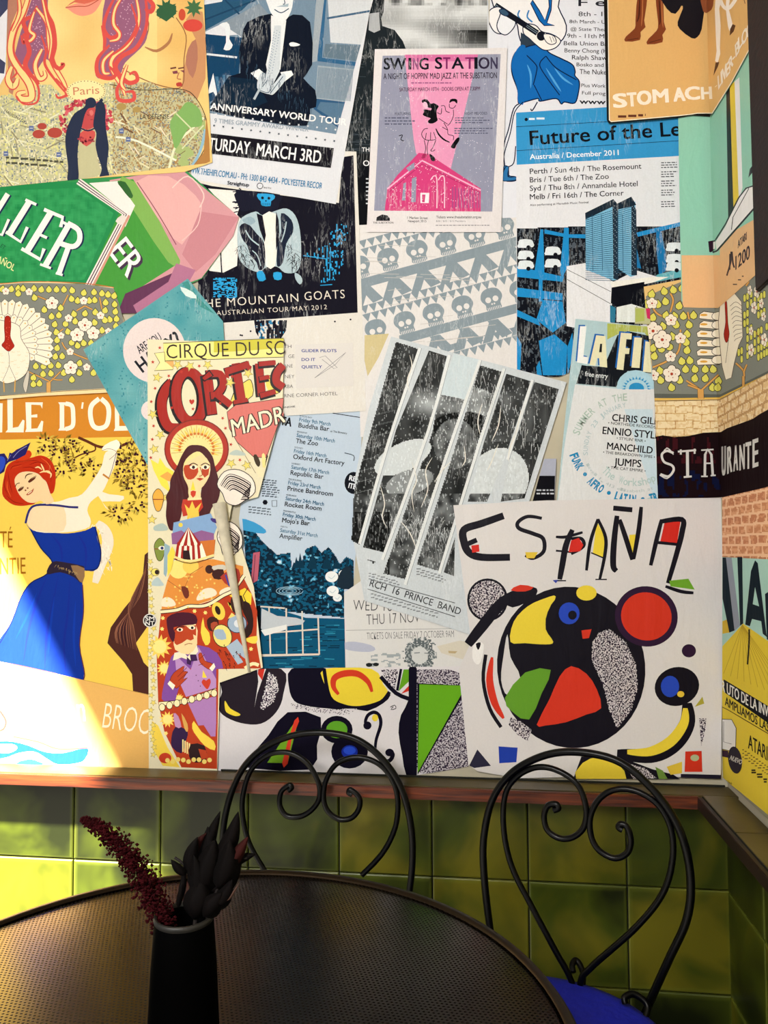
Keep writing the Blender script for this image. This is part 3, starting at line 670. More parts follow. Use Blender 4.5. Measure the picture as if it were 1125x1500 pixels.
# --- world tour poster
p = Poster('poster', 'blue-grey world tour poster of a seated man in a dark suit', 'poster', '290,-20 552,-20 541,20 492,299 280,262', 'd3d5dc', 'light', clip='280,-20 552,-20 541,20 492,299 280,262')
p.part('printed_picture', 'worn').v('Z2')
p.F('#70879c', '60,-60 1080,-60 1060,90 925,802 105,665')
p.F('#27506e', '60,-60 420,-60 300,60 60,190').F('#d3d5dc', '60,-60 220,-60 180,10 65,30').F('#d3d5dc', '75,190 200,130 290,220 330,200 60,220').W('#a9b4bf', 6, '390,0 430,90', 0).W('#1d3f5c', 10, '70,120 380,0', 0).W('#1d3f5c', 10, '200,0 290,90', 0)
p.F('#7f8c99', '180,140 400,20 470,100 330,160 300,220').F('#143c5e', '85,200 330,225 290,320 280,450 210,440 200,560 110,600 90,420').W('#cdd5dc', 12, '90,318 270,338', 0)
p.F('#d8dde2', '165,145 210,130 230,165 225,230 245,265 225,295 190,290 205,250 200,170', 2).F('#d8dde2', '95,555 130,430 160,590 130,540')
p.F('#3d6a8c', '140,450 160,450 180,600 165,600').F('#3d6a8c', '185,440 200,440 205,600 190,600')
p.F('#c9cdd3', '800,-60 1080,-60 1060,90 1030,265 820,250').F('#2f5f86', '730,-60 800,-60 770,340 1010,370 1015,395 745,360').W('#3f5f7c', 12, '800,108 1070,62', 0).F('#5f7383', '790,258 1030,270 1012,365 775,335').F('#9aa4ad', '740,-60 790,-60 740,360 700,370 720,200')
p.F('#96a3ae', '745,385 985,410 955,605 730,580')
for i in range(30): p.W('#4f6d84', 3, [(752+i*7.7, 395+i*.7), (738+i*7.6, 575+i*.8)], 0)
p.F('#2d557a', '730,580 955,608 925,800 720,640').F('#52718c', '760,600 950,612 930,760 740,640')
SU = '#0e1524'
p.F(SU, '330,130 470,80 520,130 600,85 700,130 712,380 660,460 730,530 735,630 700,640 680,740 460,720 110,650 210,560 220,450 290,430 280,320 300,220', 2)
p.F('#0e2236', '220,450 380,470 450,600 330,650 110,620').F('#dcdfe2', '470,90 560,120 525,410 450,430 440,380 470,240').F('#c4cbd2', '490,150 530,150 520,420 480,500 440,440 470,300')
for i in range(16): p.D('#71869b', [(505-i*3, 180+i*16), (520-i*3, 190+i*16), (488-i*2.2, 190+i*16)], 3)
p.F('#dfe2e5', '440,-60 600,-60 600,0 590,60 560,115 520,125 480,90 455,40', 3).W('#3a5066', 6, '490,55 530,75 575,50', 4).F('#9fb0bd', '500,40 570,40 575,20 540,30').W('#3a5066', 5, '545,-10 552,20 540,25', 3)
p.F('#e2e4e6', '578,255 600,248 642,262 620,272 585,272', 2)
p.F('#dfe2e5', '350,430 400,405 440,440 400,480', 0).F('#dfe2e5', '525,425 590,415 602,440 550,480').F('#c3ccd4', '390,480 420,425 470,470 480,500 540,430 555,470 490,550 460,555 395,530', 3).W('#24405a', 4, '400,530 455,545 470,500', 3).W('#24405a', 4, '465,550 540,450', 3).W('#24405a', 4, '420,510 450,470', 0).W('#a8b4bd', 14, '370,585 405,520', 0)
p.ticks('#31485e', 120, 230, 300, 660, 640, 40, 3, 60, .2)
p.part('lettering')
p.T('ANNIVERSARY WORLD TOUR', 112, 642, 912, 738, 38, 'e7e7e8', .035)
for i in range(14): p.stars('e0e2e6' , [(147+i*54, 672+i*7)], 8)
for i in range(14): p.stars('#30404f' if i < 14 else 0, [(135+i*54.4, 739+i*7)], 9)
p.F('#d3d5dc', '100,700 700,775 690,800 105,730') if False else None
p.T('9 TIMES GRAMMY AWARD WINNER', 135, 722, 690, 775, 26, '#8c9aa8', .02)
p.part('printed_banner').F('#15131c', '115,785 840,872 822,988 120,905').F('#15131c', '115,785 118,785 118,905 115,905')
p.part('lettering').T('TURDAY', 100, 882, 342, 908, 72, 'e3e3e6', .02).T('MARCH 3RD', 382, 915, 760, 960, 72, 'e3e3e6', .02)
p.T('WW.THEHIFI.COM.AU - PH: 1300 843 4434 - POLYESTER RECORDS', -10, 1018, 802, 1116, 36, '#3277a4', .02)
p.T('Straightup', 213, 1085, 340, 1098, 20, '#18202e', .05).EO('#d3d5dc', '#2a3040', 4, 405, 1094, 17, 17).T('BIG TIX', 428, 1108, 472, 1112, 8, '#3a3f4c', .02)
p.build()
# --- jazz bill
p = Poster('poster', 'pink and slate jazz poster headed Swing Station with two dancers', 'poster', '549,72 743,70 734,340 537,340', 'd9d4d6', 'light')
p.part('printed_ground').v('Z3').F('#8e90a6', '162,328 858,318 808,1245 112,1240').F('#dd93b7', '292,322 725,320 560,1010 360,905 345,820').F('#cf6c9f', '292,322 725,320 715,360 300,362')
p.F('#ca3f79', '375,900 430,905 740,1110 740,1245 175,1240 190,1110 250,1030').W('#e8a9c6', 9, '190,1112 395,945 740,1120', 0).W('#a92c63', 5, '200,1130 395,965 735,1135', 0)
for q in ('335,1050 362,1040 358,1190 330,1190', '285,1080 300,1072 296,1180 275,1180', '300,990 350,955 350,990 320,1010'): p.F('#8e90a6', q)
for i in range(10): p.W('#8c4d86', 5, [(575+i*17, 1100+i*3), (575+i*17, 1225)], 0)
for x in (470, 515): p.W('#ecc3d4', 6, f'{x-25},1060 {x-5},1035 {x+12},1060 {x+12},1225', 4)
p.F('#ecdfe6', '385,1135 438,1135 434,1195 385,1195').F('#c23d74', '395,1145 415,1145 410,1190 395,1190')
for i in range(140): 
    x = random.uniform(190, 730); y = random.uniform(960, 1235)
    if y > 960+abs(x-395)*.5: p.D('#f0d4e0', [(x, y)], random.uniform(1.5, 3.5))
p.D('#d9d4e0', [(random.uniform(165, 840), random.uniform(330, 1180)) for _ in range(260)], 2.4)
p.part('printed_dancers').v('E5')
BK = '#0b0b10'
p.F(BK, '165,270 180,245 240,240 290,300 330,290 400,330 380,370 370,400 375,480 385,530 320,570 260,565 255,530 290,500 230,480 180,450 200,410 190,380 240,380 290,390 300,360 250,350 230,290 190,290', 2)
p.F('#e6b9cf', '190,280 230,280 250,330 235,365 195,350', 2).F(BK, '545,290 560,240 620,230 655,250 650,300 620,270 580,270', 2)
for q in ('545,300 550,350 600,360 635,320', '430,330 480,330 500,400 550,420', '380,420 430,440 440,360', '600,380 600,470 560,560 520,600', '250,640 200,650 165,720 210,790 300,800 360,790', '230,700 215,790', '290,690 285,800', '330,690 360,780', '200,800 220,900 210,980', '260,800 240,900 250,1000',
          '360,800 320,900 290,940 320,950 350,930', '470,560 520,650 530,720 600,740 600,800', '400,500 520,580', '450,620 520,660'): p.W(BK, 9, q)
p.W(BK, 24, '360,640 400,720 470,790 550,830', 3, False, .5).F(BK, '570,880 610,820 650,770 685,765 680,810 640,870 620,915 575,905', 2).F(BK, '270,990 300,1000 345,1040 345,1085 300,1080', 2).F('#9c2757', '160,1040 200,980 240,1010 200,1050', 2)
p.v('Z3').W(BK, 5, '258,800 280,795 270,820 288,830', 3)
p.part('lettering')
for t, x0, x1, c in (('SW', 170, 300, K), ('I', 316, 330, K), ('N', 342, 372, '#8c4a78'), ('G', 380, 432, K), ('S', 472, 512, K), ('T', 520, 560, '#7d2460'), ('A', 570, 640, K), ('T', 650, 700, '#7d2460'), ('I', 704, 720, K), ('O', 728, 790, '#2a2038'), ('N', 800, 838, '#3a3450')): p.T(t, x0, 408 if x1 < 500 else 404, x1, 408 if x1 < 500 else 404, 66, c, .03)
p.T("A NIGHT OF HOPPIN' MAD JAZZ AT THE SUBSTATION", 168, 466, 835, 460, 34, '#221c2c', .01).T('SATURDAY MARCH 10TH · DOORS OPEN AT 7.30PM', 262, 538, 736, 532, 22, '#4a1838', .01)
p.tiny(330, 488, 335, 1, 5, 6, '#8c4a78')
p.T('FEATURING', 236, 678, 328, 676, 16, '#30303c').T('NIGHT MELODIES', 645, 676, 778, 674, 16, '#30303c')
p.tiny(175, 694, 200, 3, 18, 7, '#55586e').tiny(590, 694, 230, 3, 14, 6, '#55586e').tiny(585, 756, 240, 3, 14, 6, '#55586e')
p.F('#1b1a20', '125,1300 128,1278 160,1262 190,1268 205,1285 205,1300').T('THE SUBSTATION', 106, 1316, 226, 1316, 11, '#22222a', .02)
p.T('1 Market Street', 308, 1288, 428, 1290, 14, '#22222a', .02).T('Newport 3015', 312, 1308, 420, 1308, 14, '#22222a', .02).T('Tickets www.thesubstation.org.au', 478, 1285, 742, 1284, 15, '#22222a', .015).T('$30 / $25 / $15 Members', 478, 1306, 650, 1306, 10, '#66666e').tiny(475, 1326, 330, 1, 8, 5, '#88868c')
p.F('#c9b9a4', '70,1330 150,1275 190,1340 130,1370', 0) if False else None
p.build()
# --- ticket bill at the bottom centre
p = Poster('poster', 'white ticket poster dated Thu 17 Nov over a grey curly haired portrait', 'poster', '520,770 560,760 720,860 720,978 506,981 504,868 530,850', 'd2d1cf', clip='500,760 720,760 720,978 506,981')
p.part('lettering').v('C6')
p.T('WED 16', 52, 1212, 222, 1216, 46, '#3b3d40', -.012).T('THU 17 NOV', 112, 1276, 345, 1264, 46, '#3b3d40', -.012).T('TICKETS ON SALE FRIDAY 7 OCTOBER 9AM', 112, 1340, 495, 1330, 30, '#55585c', -.012)
p.W('#8c8f92', 2, '20,1300 500,1292', 0)
p.part('printed_portraits')
def hair(x, y):
    d = math.hypot((x-615)/22, (y-960)/24); v = nz(x, y, .35, 2)*.4
    if d < .55: return '#c9cbca'
    if d+v < 1.05: return '#5b6366' if nz(x*2, y, .5, 5) > -.1 else '#a9aeae'
    return None
p.G(hair, 250, 1330, 450, 1470, 5); p.W('#70787a', 4, '320,1400 345,1398', 0).W('#70787a', 4, '365,1400 390,1402', 0)
p.G(lambda x, y: '#9aa2a5' if nz(x, y*2, .12, 6) > .05 else None, 130, 1400, 260, 1470, 5)
p.E('#1d2022', 122, 1452, 14, 9).E('#1d2022', 152, 1450, 13, 8).W('#1d2022', 3, '108,1448 165,1446', 0)
p.part('torn_scrap', label='pale lilac torn scrap').F('#aeb2c4', '10,1355 60,1350 130,1365 150,1385 120,1395 60,1392 10,1380', 2)
p.part('sticky_tape', label='yellowed strip of tape').F('#cfc8b8', '420,1370 520,1345 600,1360 600,1400 540,1430 440,1400').F('#b5a27c', '470,1390 510,1392 500,1402 472,1400')
p.build()
# --- striped photograph poster
p = Poster('poster', 'tilted black and white photograph poster of a cupped hand cut by diagonal white bands', 'poster', '573,493 830,560 772,745 690,930 534,880 517,790 520,700 540,600', 'c3cacf', 'worn', clip='573,493 830,560 772,745 690,930 534,880 514,790 518,700')
p.part('printed_photograph').v('C6')
def ph(x, y):
    X = (x-500)*3; Y = (y-490)*3
    def el(cx, cy, rx, ry, rot=0):
        c, s = math.cos(rot), math.sin(rot); a = (X-cx)*c+(Y-cy)*s; b = -(X-cx)*s+(Y-cy)*c; return math.hypot(a/rx, b/ry)
    v = .20+.10*nz(x, y, .05, 3)
    if X < 240 and abs(((Y+X*.25) % 46)-23) < 2.5: v = .32
    if el(385, 300, 120, 75) < 1.1: v += .42*(1.1-el(385, 300, 120, 75))
    if el(560, 300, 120, 70) < 1: v = .45+.25*nz(x, y, .06, 2)
    if el(520, 400, 130, 60, -.1) < 1: v = .10
    if el(500, 480, 95, 110) < 1: v = .38+.2*nz(x*1.3, y, .09, 4)
    if el(270, 540, 135, 62, -.45) < 1: v = .80
    if el(300, 650, 120, 60, -.3) < .9: v = .55+.1*nz(x, y, .1, 1)
    if el(690, 640, 130, 145, .5) < 1: v = .80+.05*nz(x, y, .2, 1)
    if X > 620 and Y < 470: v = max(v, .22+.22*nz(x, y*.5, .06, 7))
    if Y > 700: v = .30+.25*nz(x, y, .09, 11)
    if X < 210 and Y > 780 : v = .12+.1*nz(x, y, .3, 2)
    if nz(x*1.3, y*.35, .6, 5) > .42: v += .3
    v = max(.04, min(.86, v)); return (v**2.1*.92, v**2.1*.99, v**2.1*1.02)
for q in ('240,32 338,62 60,560 60,520 52,640 55,790 75,905 95,935 190,960 205,900', ): pass
A0 = '240,32 345,68 52,905 55,700 75,600', 
strips = ('240,32 345,65 230,400 80,925 45,905 55,700 90,560', '385,70 464,95 380,430 200,940 188,958 95,935 240,420', '430,262 540,285 400,700 280,1075 185,1050 400,430', '610,135 708,165 600,470 540,690 430,1040 330,1010 480,560', '725,172 832,205 720,540 640,735 555,735 625,480', '848,208 956,240 805,720 700,735 740,540', '500,890 495,1062 450,1045')
for q in strips: p.G(ph, 40, 30, 960, 1080, 4, q)
p.F('#c3d0d6', '495,85 610,112 545,285 430,262')
for q in ('345,60 205,480 80,920', '475,90 380,430 180,990', '610,112 440,600 280,1100', '715,150 600,500 430,1050', '840,200 730,550'): p.W('#dadddd', 13, q, 3).W('#8b949a', 2.5, [(x+8, y) for x, y in pts(q)], 3)
for q in ('300,90 310,140 290,200 300,250', '170,660 190,740 180,800 200,850', '400,540 370,600 380,680 350,760', '540,490 545,550 530,580', '310,560 330,640 310,700 320,780', '260,820 300,870 330,940', '620,300 600,380 610,440', '700,320 690,400 660,470', '790,330 770,420 740,500 735,560', '480,560 440,600 410,650', '690,480 660,560 640,600'): p.W('#dcd9cf', 5, q, 5, False, .8)
p.ticks('#c9ced0', 160, 260, 800, 480, 900, 26, 2.5, 130, .6)
p.ticks('#c9ced0', 120, 560, 150, 900, 500, 40, 2.2, 80, .3)
p.part('lettering').W('#3a3d40', 3, '125,1075 500,1180', 0).W('#3a3d40', 3, '115,1118 500,1240', 0)
p.T('RCH  16  PRINCE  BAND', 122, 1105, 520, 1232, 30, '#35383b', .01)
p.tiny(330, 1030, 160, 3, 12, 5, '#7b8084', .3); p.tiny(120, 1050, 150, 3, 12, 5, '#7b8084', .3); p.tiny(130, 1140, 350, 2, 16, 5, '#7b8084', .3)
p.W('#1d2022', 4, '115,990 150,1000', 0).D('#1d2022', [(140, 1003)], 5)
p.build()
# black club flyer scrap peeping between
p = Poster('flyer', 'small black flyer corner beside the pale blue summer flyer', 'flyer', '784,720 797,672 815,672 812,735 780,735', 'a5a9ba', 'plain')
p.part('printed_panel').F('#0e0e14', '788,697 813,697 812,735 780,735'); p.tiny(786, 718, 26, 2, 5, 2.2, 'b9bcc6'); p.build()
# --- lower abstract strip
def stip(c1, c2, d=.35, sc=.55):
    return lambda x, y: c1 if nz(x, y, sc, 3)+nz(x, y, sc*2.3, 6)*.7 > d-.35 else c2
p = Poster('poster', 'white abstract art strip with black blobs, a green wedge and blue and green discs', 'poster', '317,980 692,976 690,1120 600,1138 450,1130 318,1136', 'd3cfd2', 'plain', clip='317,980 692,976 690,1122 600,1138 318,1136')
INK = '#0e0b1c'
p.part('printed_shapes').v('D2')
p.F('#241d26', '66,80 300,80 308,180 280,250 220,295 140,292 70,260 50,215 68,170', 4).F('#d3cfd2', '205,80 240,80 205,180 195,230 210,130').G(stip('#3a2f42', '#d8d4d6'), 205, 90, 290, 240, 3, '250,90 280,110 290,160 270,210 230,240 215,235 235,160').F('#c23326', '210,80 235,80 225,125 208,100').F('#e2c93a', '80,205 100,235 140,258 120,265 85,250 78,225', 3)
p.F(INK, '340,80 480,80 600,240 700,215 720,175 560,235 480,235 400,225 350,205 330,150', 3).F('#e2c93a', '468,80 655,80 700,140 718,172 690,205 600,228 540,222 490,190 470,140', 3)
p.W(INK, 14, '468,80 490,190 545,225 610,232 690,210 725,170', 4).W('#c83a24', 26, '525,180 505,150 510,115 550,98 600,100 640,130 656,170', 5, False, .6)
p.G(stip('#2c2438', '#cfcace'), 690, 82, 790, 170, 3, '690,82 760,82 745,165 720,140').F('#5f9a22', '780,82 806,82 800,130 760,168').F('#c33122', '770,178 806,140 805,165').W(INK, 16, '690,110 750,175 810,200', 3).W(INK, 10, '770,80 755,165', 0)
p.F(INK, '800,80 832,80 832,495 790,495 775,420 760,330 770,260 800,200', 2)
p.G(stip('#33293c', '#b9b3ba'), 832, 82, 1038, 490, 3, '832,82 960,82 1036,110 1036,475 850,492 832,470').F('#62a31f', '838,138 1028,146 835,492').W(INK, 9, '838,138 1030,146 835,492', 0, True)
p.F(INK, '325,250 455,270 440,380 415,475 180,470 165,445 250,340', 2).F('#6a9a24', '355,285 365,290 325,450 245,448').F('#cc3a28', '352,282 370,285 340,360 325,452 303,450', 2)
p.EO('#5a9a28', INK, 20, 518, 318, 52, 44).EO('#1b2ea0', INK, 40, 568, 405, 52, 46).E('#2b50d4', 568, 400, 24, 16)
p.W(INK, 14, '640,310 630,290 640,262 665,250 685,265 690,300 672,360 668,410', 5, False, .3).W(INK, 16, '695,442 725,440 738,415 722,400', 4).E('#e2c93a', 668, 272, 12, 14).E(INK, 638, 302, 16, 16).E(INK, 725, 408, 17, 15)
p.W(INK, 3, '728,230 745,222 750,235 730,240 740,228', 2).G(stip('#2c2438', '#cfcace', .6), 330, 215, 600, 260, 3, '340,215 480,240 600,235 560,262 440,250 345,232')
p.build()
# --- orange and yellow olive oil poster
p = Poster('poster', 'yellow olive oil poster of a red haired woman in a blue dress picking olives', 'poster', '-60,560 222,560 222,1120 222,1135 120,1130 -60,1120', 'e8c552', 'plain', clip='-60,560 222,560 222,1130 -60,1130')
p.part('printed_header').v('Z7').F('#c9812b', '-220,730 840,730 840,972 0,990 -220,990')
p.part('lettering')
WH = '#efe6d2'
def ser(P_): 
    for q in P_.split('|'): p.F(WH, q)
ser('40,760 70,760 70,925 100,920 125,880 135,885 130,950 30,950 42,935|-40,790 15,790 12,950 -40,950|140,785 235,785 232,820 222,800 172,798 172,855 205,850 205,868 172,868 172,930 205,928 228,885 238,890 232,946 138,948 145,930')
ser('320,785 375,785 375,800 353,800 353,925 375,925 375,940 320,940 328,925 328,800')
p.W(WH, 24, '360,792 395,805 402,860 398,915 360,932', 5).W(WH, 10, '455,785 450,820', 0)
p.W(WH, 26, '545,765 505,800 496,850 510,910 545,928 585,910 598,850 590,800 555,765', 5)
ser('630,800 655,790 655,915 690,915 708,890 708,940 625,942 632,925')
p.part('printed_branches')
BR = '#5a2c1c'
p.W(BR, 15, '430,978 480,1000 550,1030 640,1030 720,1005 790,1000', 4).W(BR, 8, '520,1020 520,1050 450,1070 410,1090', 4)
for cx, cy, rx, ry, n in ((250, 1020, 60, 45, 34), (350, 1010, 70, 35, 36), (330, 1080, 55, 50, 34), (430, 1100, 70, 50, 40), (500, 1150, 50, 50, 26), (350, 1150, 50, 45, 26), (700, 1060, 70, 60, 44), (690, 1150, 60, 70, 44), (760, 1130, 60, 90, 60), (740, 1250, 60, 60, 44), (760, 1330, 50, 50, 26), (650, 1400, 70, 40, 36), (680, 1190, 60, 40, 24)):
    T_ = []; T2 = []; DD = []
    for i in range(n):
        a = random.uniform(0, 6.28); r_ = random.random()**.5; x = cx+rx*r_*math.cos(a); y = cy+ry*r_*math.sin(a); b = a+random.uniform(-.8, .8); l = random.uniform(24, 42); w_2 = 5
        q = p.q([(x, y), (x+math.cos(b)*l*.5-math.sin(b)*w_2, y+math.sin(b)*l*.5+math.cos(b)*w_2), (x+math.cos(b)*l, y+math.sin(b)*l), (x+math.cos(b)*l*.5+math.sin(b)*w_2, y+math.sin(b)*l*.5-math.cos(b)*w_2)])
        (T_ if i % 3 else T2).append(q)
        if i % 3 == 0: DD.append((x, y))
    p.add(T_, '#8a6f24'); p.add(T2, '#c3ad4a'); p.D('#3a1626', DD, 7)
p.part('printed_trunk').v('Z8')
p.F('#4a2822', '790,150 745,185 735,300 690,400 640,460 570,560 553,640 640,740 680,800 685,888 800,915 800,800 740,740 700,640 770,540 800,500')
for i in range(26):
    t = i/26; p.W(random.choice(['#8a5a44', '#2a1420', '#6b4032']), 4, [(760-t*10, 190+i*3), (720-t*60, 400+i*2), (600+t*90, 560-t*10), (600+t*110, 640+t*40)], 4, False, .7)
p.part('printed_woman')
BL_ = '#12308e'
p.W('#e2d8c4', 60, '500,20 540,60 555,130 520,230 490,330', 4, False, .5).ticks('#f0e6d2', 60, 500, 30, 540, 260, 30, 6, 40, .8)
p.F(BL_, '130,20 170,60 260,70 350,75 440,60 490,40 500,100 520,170 510,240 480,270 440,265 425,290 425,340 430,480 410,650 430,830 280,795 100,755 -20,735 -20,650 60,530 110,400 160,330 240,285 270,225 210,150 170,80', 3)
p.F('#15286e', '350,75 440,60 440,240 420,235 380,225 330,225 280,225 300,180', 0) if False else None
p.W('#101c50', 6, '160,60 210,150 270,225 240,285 160,330 110,400 60,530 0,640', 5).W('#5a2a2c', 5, '425,340 430,480 410,650 430,830 280,795 100,755 0,738', 5).W('#101c50', 6, '490,40 505,100 520,180 500,255 440,265', 5)
for q in ('240,300 200,400 150,560 120,740', '300,290 270,450 240,600 230,780', '360,310 350,480 330,640 340,800', '260,80 310,140 320,220', '400,80 440,150 440,260'): p.W('#16298a', 12, q, 5, False, .9)
for q in ('190,380 140,500 80,620', '280,400 260,560 250,700', '390,420 380,600 390,760'): p.W('#1238a0', 12, q, 5, False, .9)
p.F('#2a2030', '270,222 340,225 415,240 435,255 420,330 380,300 310,275 240,285', 3).F('#8a6a4a', '365,240 435,255 425,330 395,300', 2)
p.ticks('#a58a5a', 30, 280, 235, 400, 280, 14, 4, 10, 1)
p.v('Z7')
SK = '#e6cda4'
p.F('#e9dec8', '580,1060 640,1050 630,1130 600,1200 560,1280 500,1330 480,1380 500,1440 470,1480 350,1500 200,1495 150,1440 165,1380 230,1340 320,1330 380,1310 450,1290 520,1200 560,1130', 3)
p.F(SK, '155,1400 190,1350 260,1345 350,1360 350,1490 200,1490 150,1450', 3).W('#2a2a6a', 12, '140,1450 160,1380 200,1350 300,1350 380,1360 430,1362', 4).W('#5a4a5a', 3, '570,1180 600,1195 640,1060', 3).W('#b5762c', 10, '565,1180 600,1205', 0)
p.F('#efe6d2', '560,1050 575,1020 640,990 660,1020 640,1050 600,1050', 2).W('#8a6a4a', 2.5, '560,1050 600,1040 640,1060 600,1100', 3)
p.F('#e9dec8', '520,1270 600,1290 680,1300 660,1330 560,1330 600,1380', 2)
p.v('E4')
p.F('#b22c12', '30,1150 60,900 110,760 220,690 330,680 430,660 560,630 680,680 750,800 765,960 740,1120 690,1150 640,1050 500,1270 400,1310 240,1320 120,1270', 4)
p.F('#c23814', '190,600 240,540 330,570 400,560 435,610 400,670 300,700 200,680', 3)
p.F('#e5c596', '200,960 270,870 400,850 520,880 590,950 640,1000 690,1150 740,1260 640,1300 560,1250 480,1280 380,1270 290,1200 230,1100', 3)
for q in ('80,900 60,1050 120,1180', '110,860 130,1000 170,1150', '140,830 180,780 300,750', '200,730 380,700 520,700', '400,760 520,720 640,760', '650,700 700,820 700,1000', '90,1180 200,1270 330,1290', '720,1040 690,1120', '300,800 420,790 500,830', '60,1100 130,1240'): p.W('#7a1408', 9, q, 5, False, .8)
for q in ('100,980 100,1080 150,1200', '170,800 300,770', '260,720 450,690', '560,660 660,740 720,860'): p.W('#e0662e', 8, q, 5, False, .8)
p.W('#3a1a14', 15, '345,950 360,905 400,885 450,880', 5, False, .7).W('#3a1a14', 10, '210,1060 230,1020 270,1008', 4)
p.F('#5a2a1c', '390,985 430,950 490,925 480,950 440,985 400,1005', 2).F('#5a2a1c', '250,1110 280,1080 325,1065 310,1095 265,1125', 2).W('#3a1a14', 7, '385,990 430,945 500,910', 4).W('#3a1a14', 7, '245,1110 285,1070 330,1060', 4)
p.F('#a8553a', '360,1165 400,1130 440,1105 465,1080 450,1130 410,1165 375,1178', 2).W('#f2e2c8', 9, '385,1158 435,1120', 0).D('#7a3a28', [(350, 1108), (380, 1078)], 13)
p.F('#241f5c', '-20,610 60,600 110,680 130,590 160,600 250,540 420,450 350,620 240,680 120,720 80,760 60,850 -20,900', 0).F('#2c48b4', '-20,660 50,650 75,720 40,820 -20,860', 2).W('#8a8ac0', 7, '180,660 260,570 370,500', 4).W('#8a8ac0', 5, '100,700 150,620', 3)
for q in ('480,800 530,790 580,830', '560,740 590,800 610,850', '690,760 670,850', '540,870 600,850 660,860', '700,880 670,850 620,840', '690,940 700,880 640,860'): p.W('#f0c88a', 22, q, 4, False, .95)
p.part('lettering').v('Z8').T('TÉ', 0, 148, 65, 148, 84, '#9a5f14', -.004).T('NTIE', 0, 285, 132, 283, 84, '#9a5f14', -.004)
p.part('printed_footer').F('#dfae62', '-220,735 0,735 280,795 430,830 790,912 790,1290 -220,1280').W('#c2954a', 3, '430,830 790,912', 0)
p.F('#1a48b0', '-60,1160 40,1145 140,1165 230,1200 330,1205 450,1178 440,1235 400,1258 300,1265 240,1235 180,1200 100,1205 30,1230 -60,1235', 3).W('#8a3a3a', 5, '70,1122 200,1150 300,1185 450,1180', 4).F('#e8d6b0', '-20,1165 60,1160 90,1180 50,1205 -20,1200', 3).W('#1a48b0', 7, '100,1265 150,1240 220,1262', 3).F('#2a78a8', '80,1262 150,1238 225,1268', 2)
p.W('#8a3a3a', 8, '0,990 30,1040 20,1080 -10,1095', 4)
p.part('lettering')
p.T('Clousson', 60, 1070, 440, 1040, 130, '#f2e8cc', .01).T('BROC', 525, 1075, 760, 1112, 130, '#f2e8cc', -.01)
p.build()
# --- green pack poster
p = Poster('poster', 'green poster with white outlined letters LLER Español and pink draped fabric', 'poster', '-60,258 262,240 350,318 342,345 296,408 196,455 -60,455', '318a4c', 'gloss', clip='-60,258 262,240 350,318 342,345 296,408 196,470 -60,455')
p.part('printed_fabric').v('Z1').F('#c98f96', '560,920 920,860 1225,1110 1195,1200 1030,1420 900,1470 680,1590')
p.F('#dba6a4', '690,930 860,900 1000,1000 1020,1080 930,1250 820,1130', 2).F('#bd7d86', '1020,1080 1220,1110 1100,1300 1000,1390 930,1300', 0).W('#ecc3bc', 6, '880,960 960,900 1040,990 1020,1060', 4).W('#e6b8b4', 5, '1030,1040 1010,1150 930,1230', 4).W('#8a4a58', 5, '700,930 800,1080 900,1250', 4)
p.part('printed_pack').F('#3f8f35', '480,935 680,915 920,1340 700,1480 560,1590 430,1590 410,1470').F('#7aa851', '600,940 690,930 920,1330 860,1340 700,1100', 2).F('#e6ddd8', '455,935 600,925 690,1050 640,1160 620,1110 640,1085')
p.F('#5b2a4c', '640,1500 915,1380 905,1420 780,1600 600,1600').F('#a86a88', '900,1345 1000,1380 960,1450 700,1600 680,1560 860,1440', 0)
p.T('ER', 560, 1300, 660, 1430, 130, '#3a2540', .03, (92, -82)).T('ER', 552, 1290, 650, 1420, 130, '#efe8e4', .012, (92, -82))
p.F('#2a5c2a', '600,930 640,930 680,1000 660,1010 620,960', 2)
p.F('#1c8248', '-220,930 420,930 610,1085 440,1450 400,1600 -220,1600')
p.G(lambda x, y: mixc('#1c8248', '#2f9656', .5+nz(x, y, .12, 4)), -20, 960, 600, 1450, 12, '0,975 400,960 580,1090 430,1430 0,1440')
for w_2, c_ in ((34, '#e8dcd6'), (18, '#3a1c3c'), (8, '#e8dcd6')): p.W(c_, w_2, '400,925 640,1095 430,1500', 0)
p.W('#c98f7c', 12, '660,1100 455,1500', 0).F('#d8cfc8', '590,1130 620,1100 645,1110 625,1150', 2)
p.part('lettering')
for off, col in ((9, '#16224a'), (0, '#efe9e2')):
    o = off
    def L_(q, w_2=26): p.W(col, w_2, [(x+o, y+o*.4) for x, y in pts(q)], 0)
    L_('-60,1150 40,990'); L_('-60,1180 10,1200 45,1120', 14)
    L_('150,1030 50,1190', 30); L_('130,1020 185,1045', 14); L_('30,1185 105,1235 140,1160', 16)
    L_('260,1085 140,1280', 32); L_('225,1070 320,1110 310,1160', 18); L_('185,1190 240,1215', 14); L_('110,1270 205,1325 225,1270', 18)
    L_('350,1150 230,1360', 30); L_('310,1130 350,1150', 14); p.W(col, 26, [(x+o, y+o*.4) for x, y in pts('345,1140 400,1175 405,1230 370,1260 300,1240')], 5); L_('350,1260 300,1400', 26); L_('205,1350 260,1370', 12); L_('285,1395 320,1405', 12)
p.T('AÑOL', -20, 1335, 68, 1385, 34, '#d6dc9c', .02, (14, -30)).T('ET', 0, 1262, 20, 1275, 20, '#175a3a', .02)
p.build()
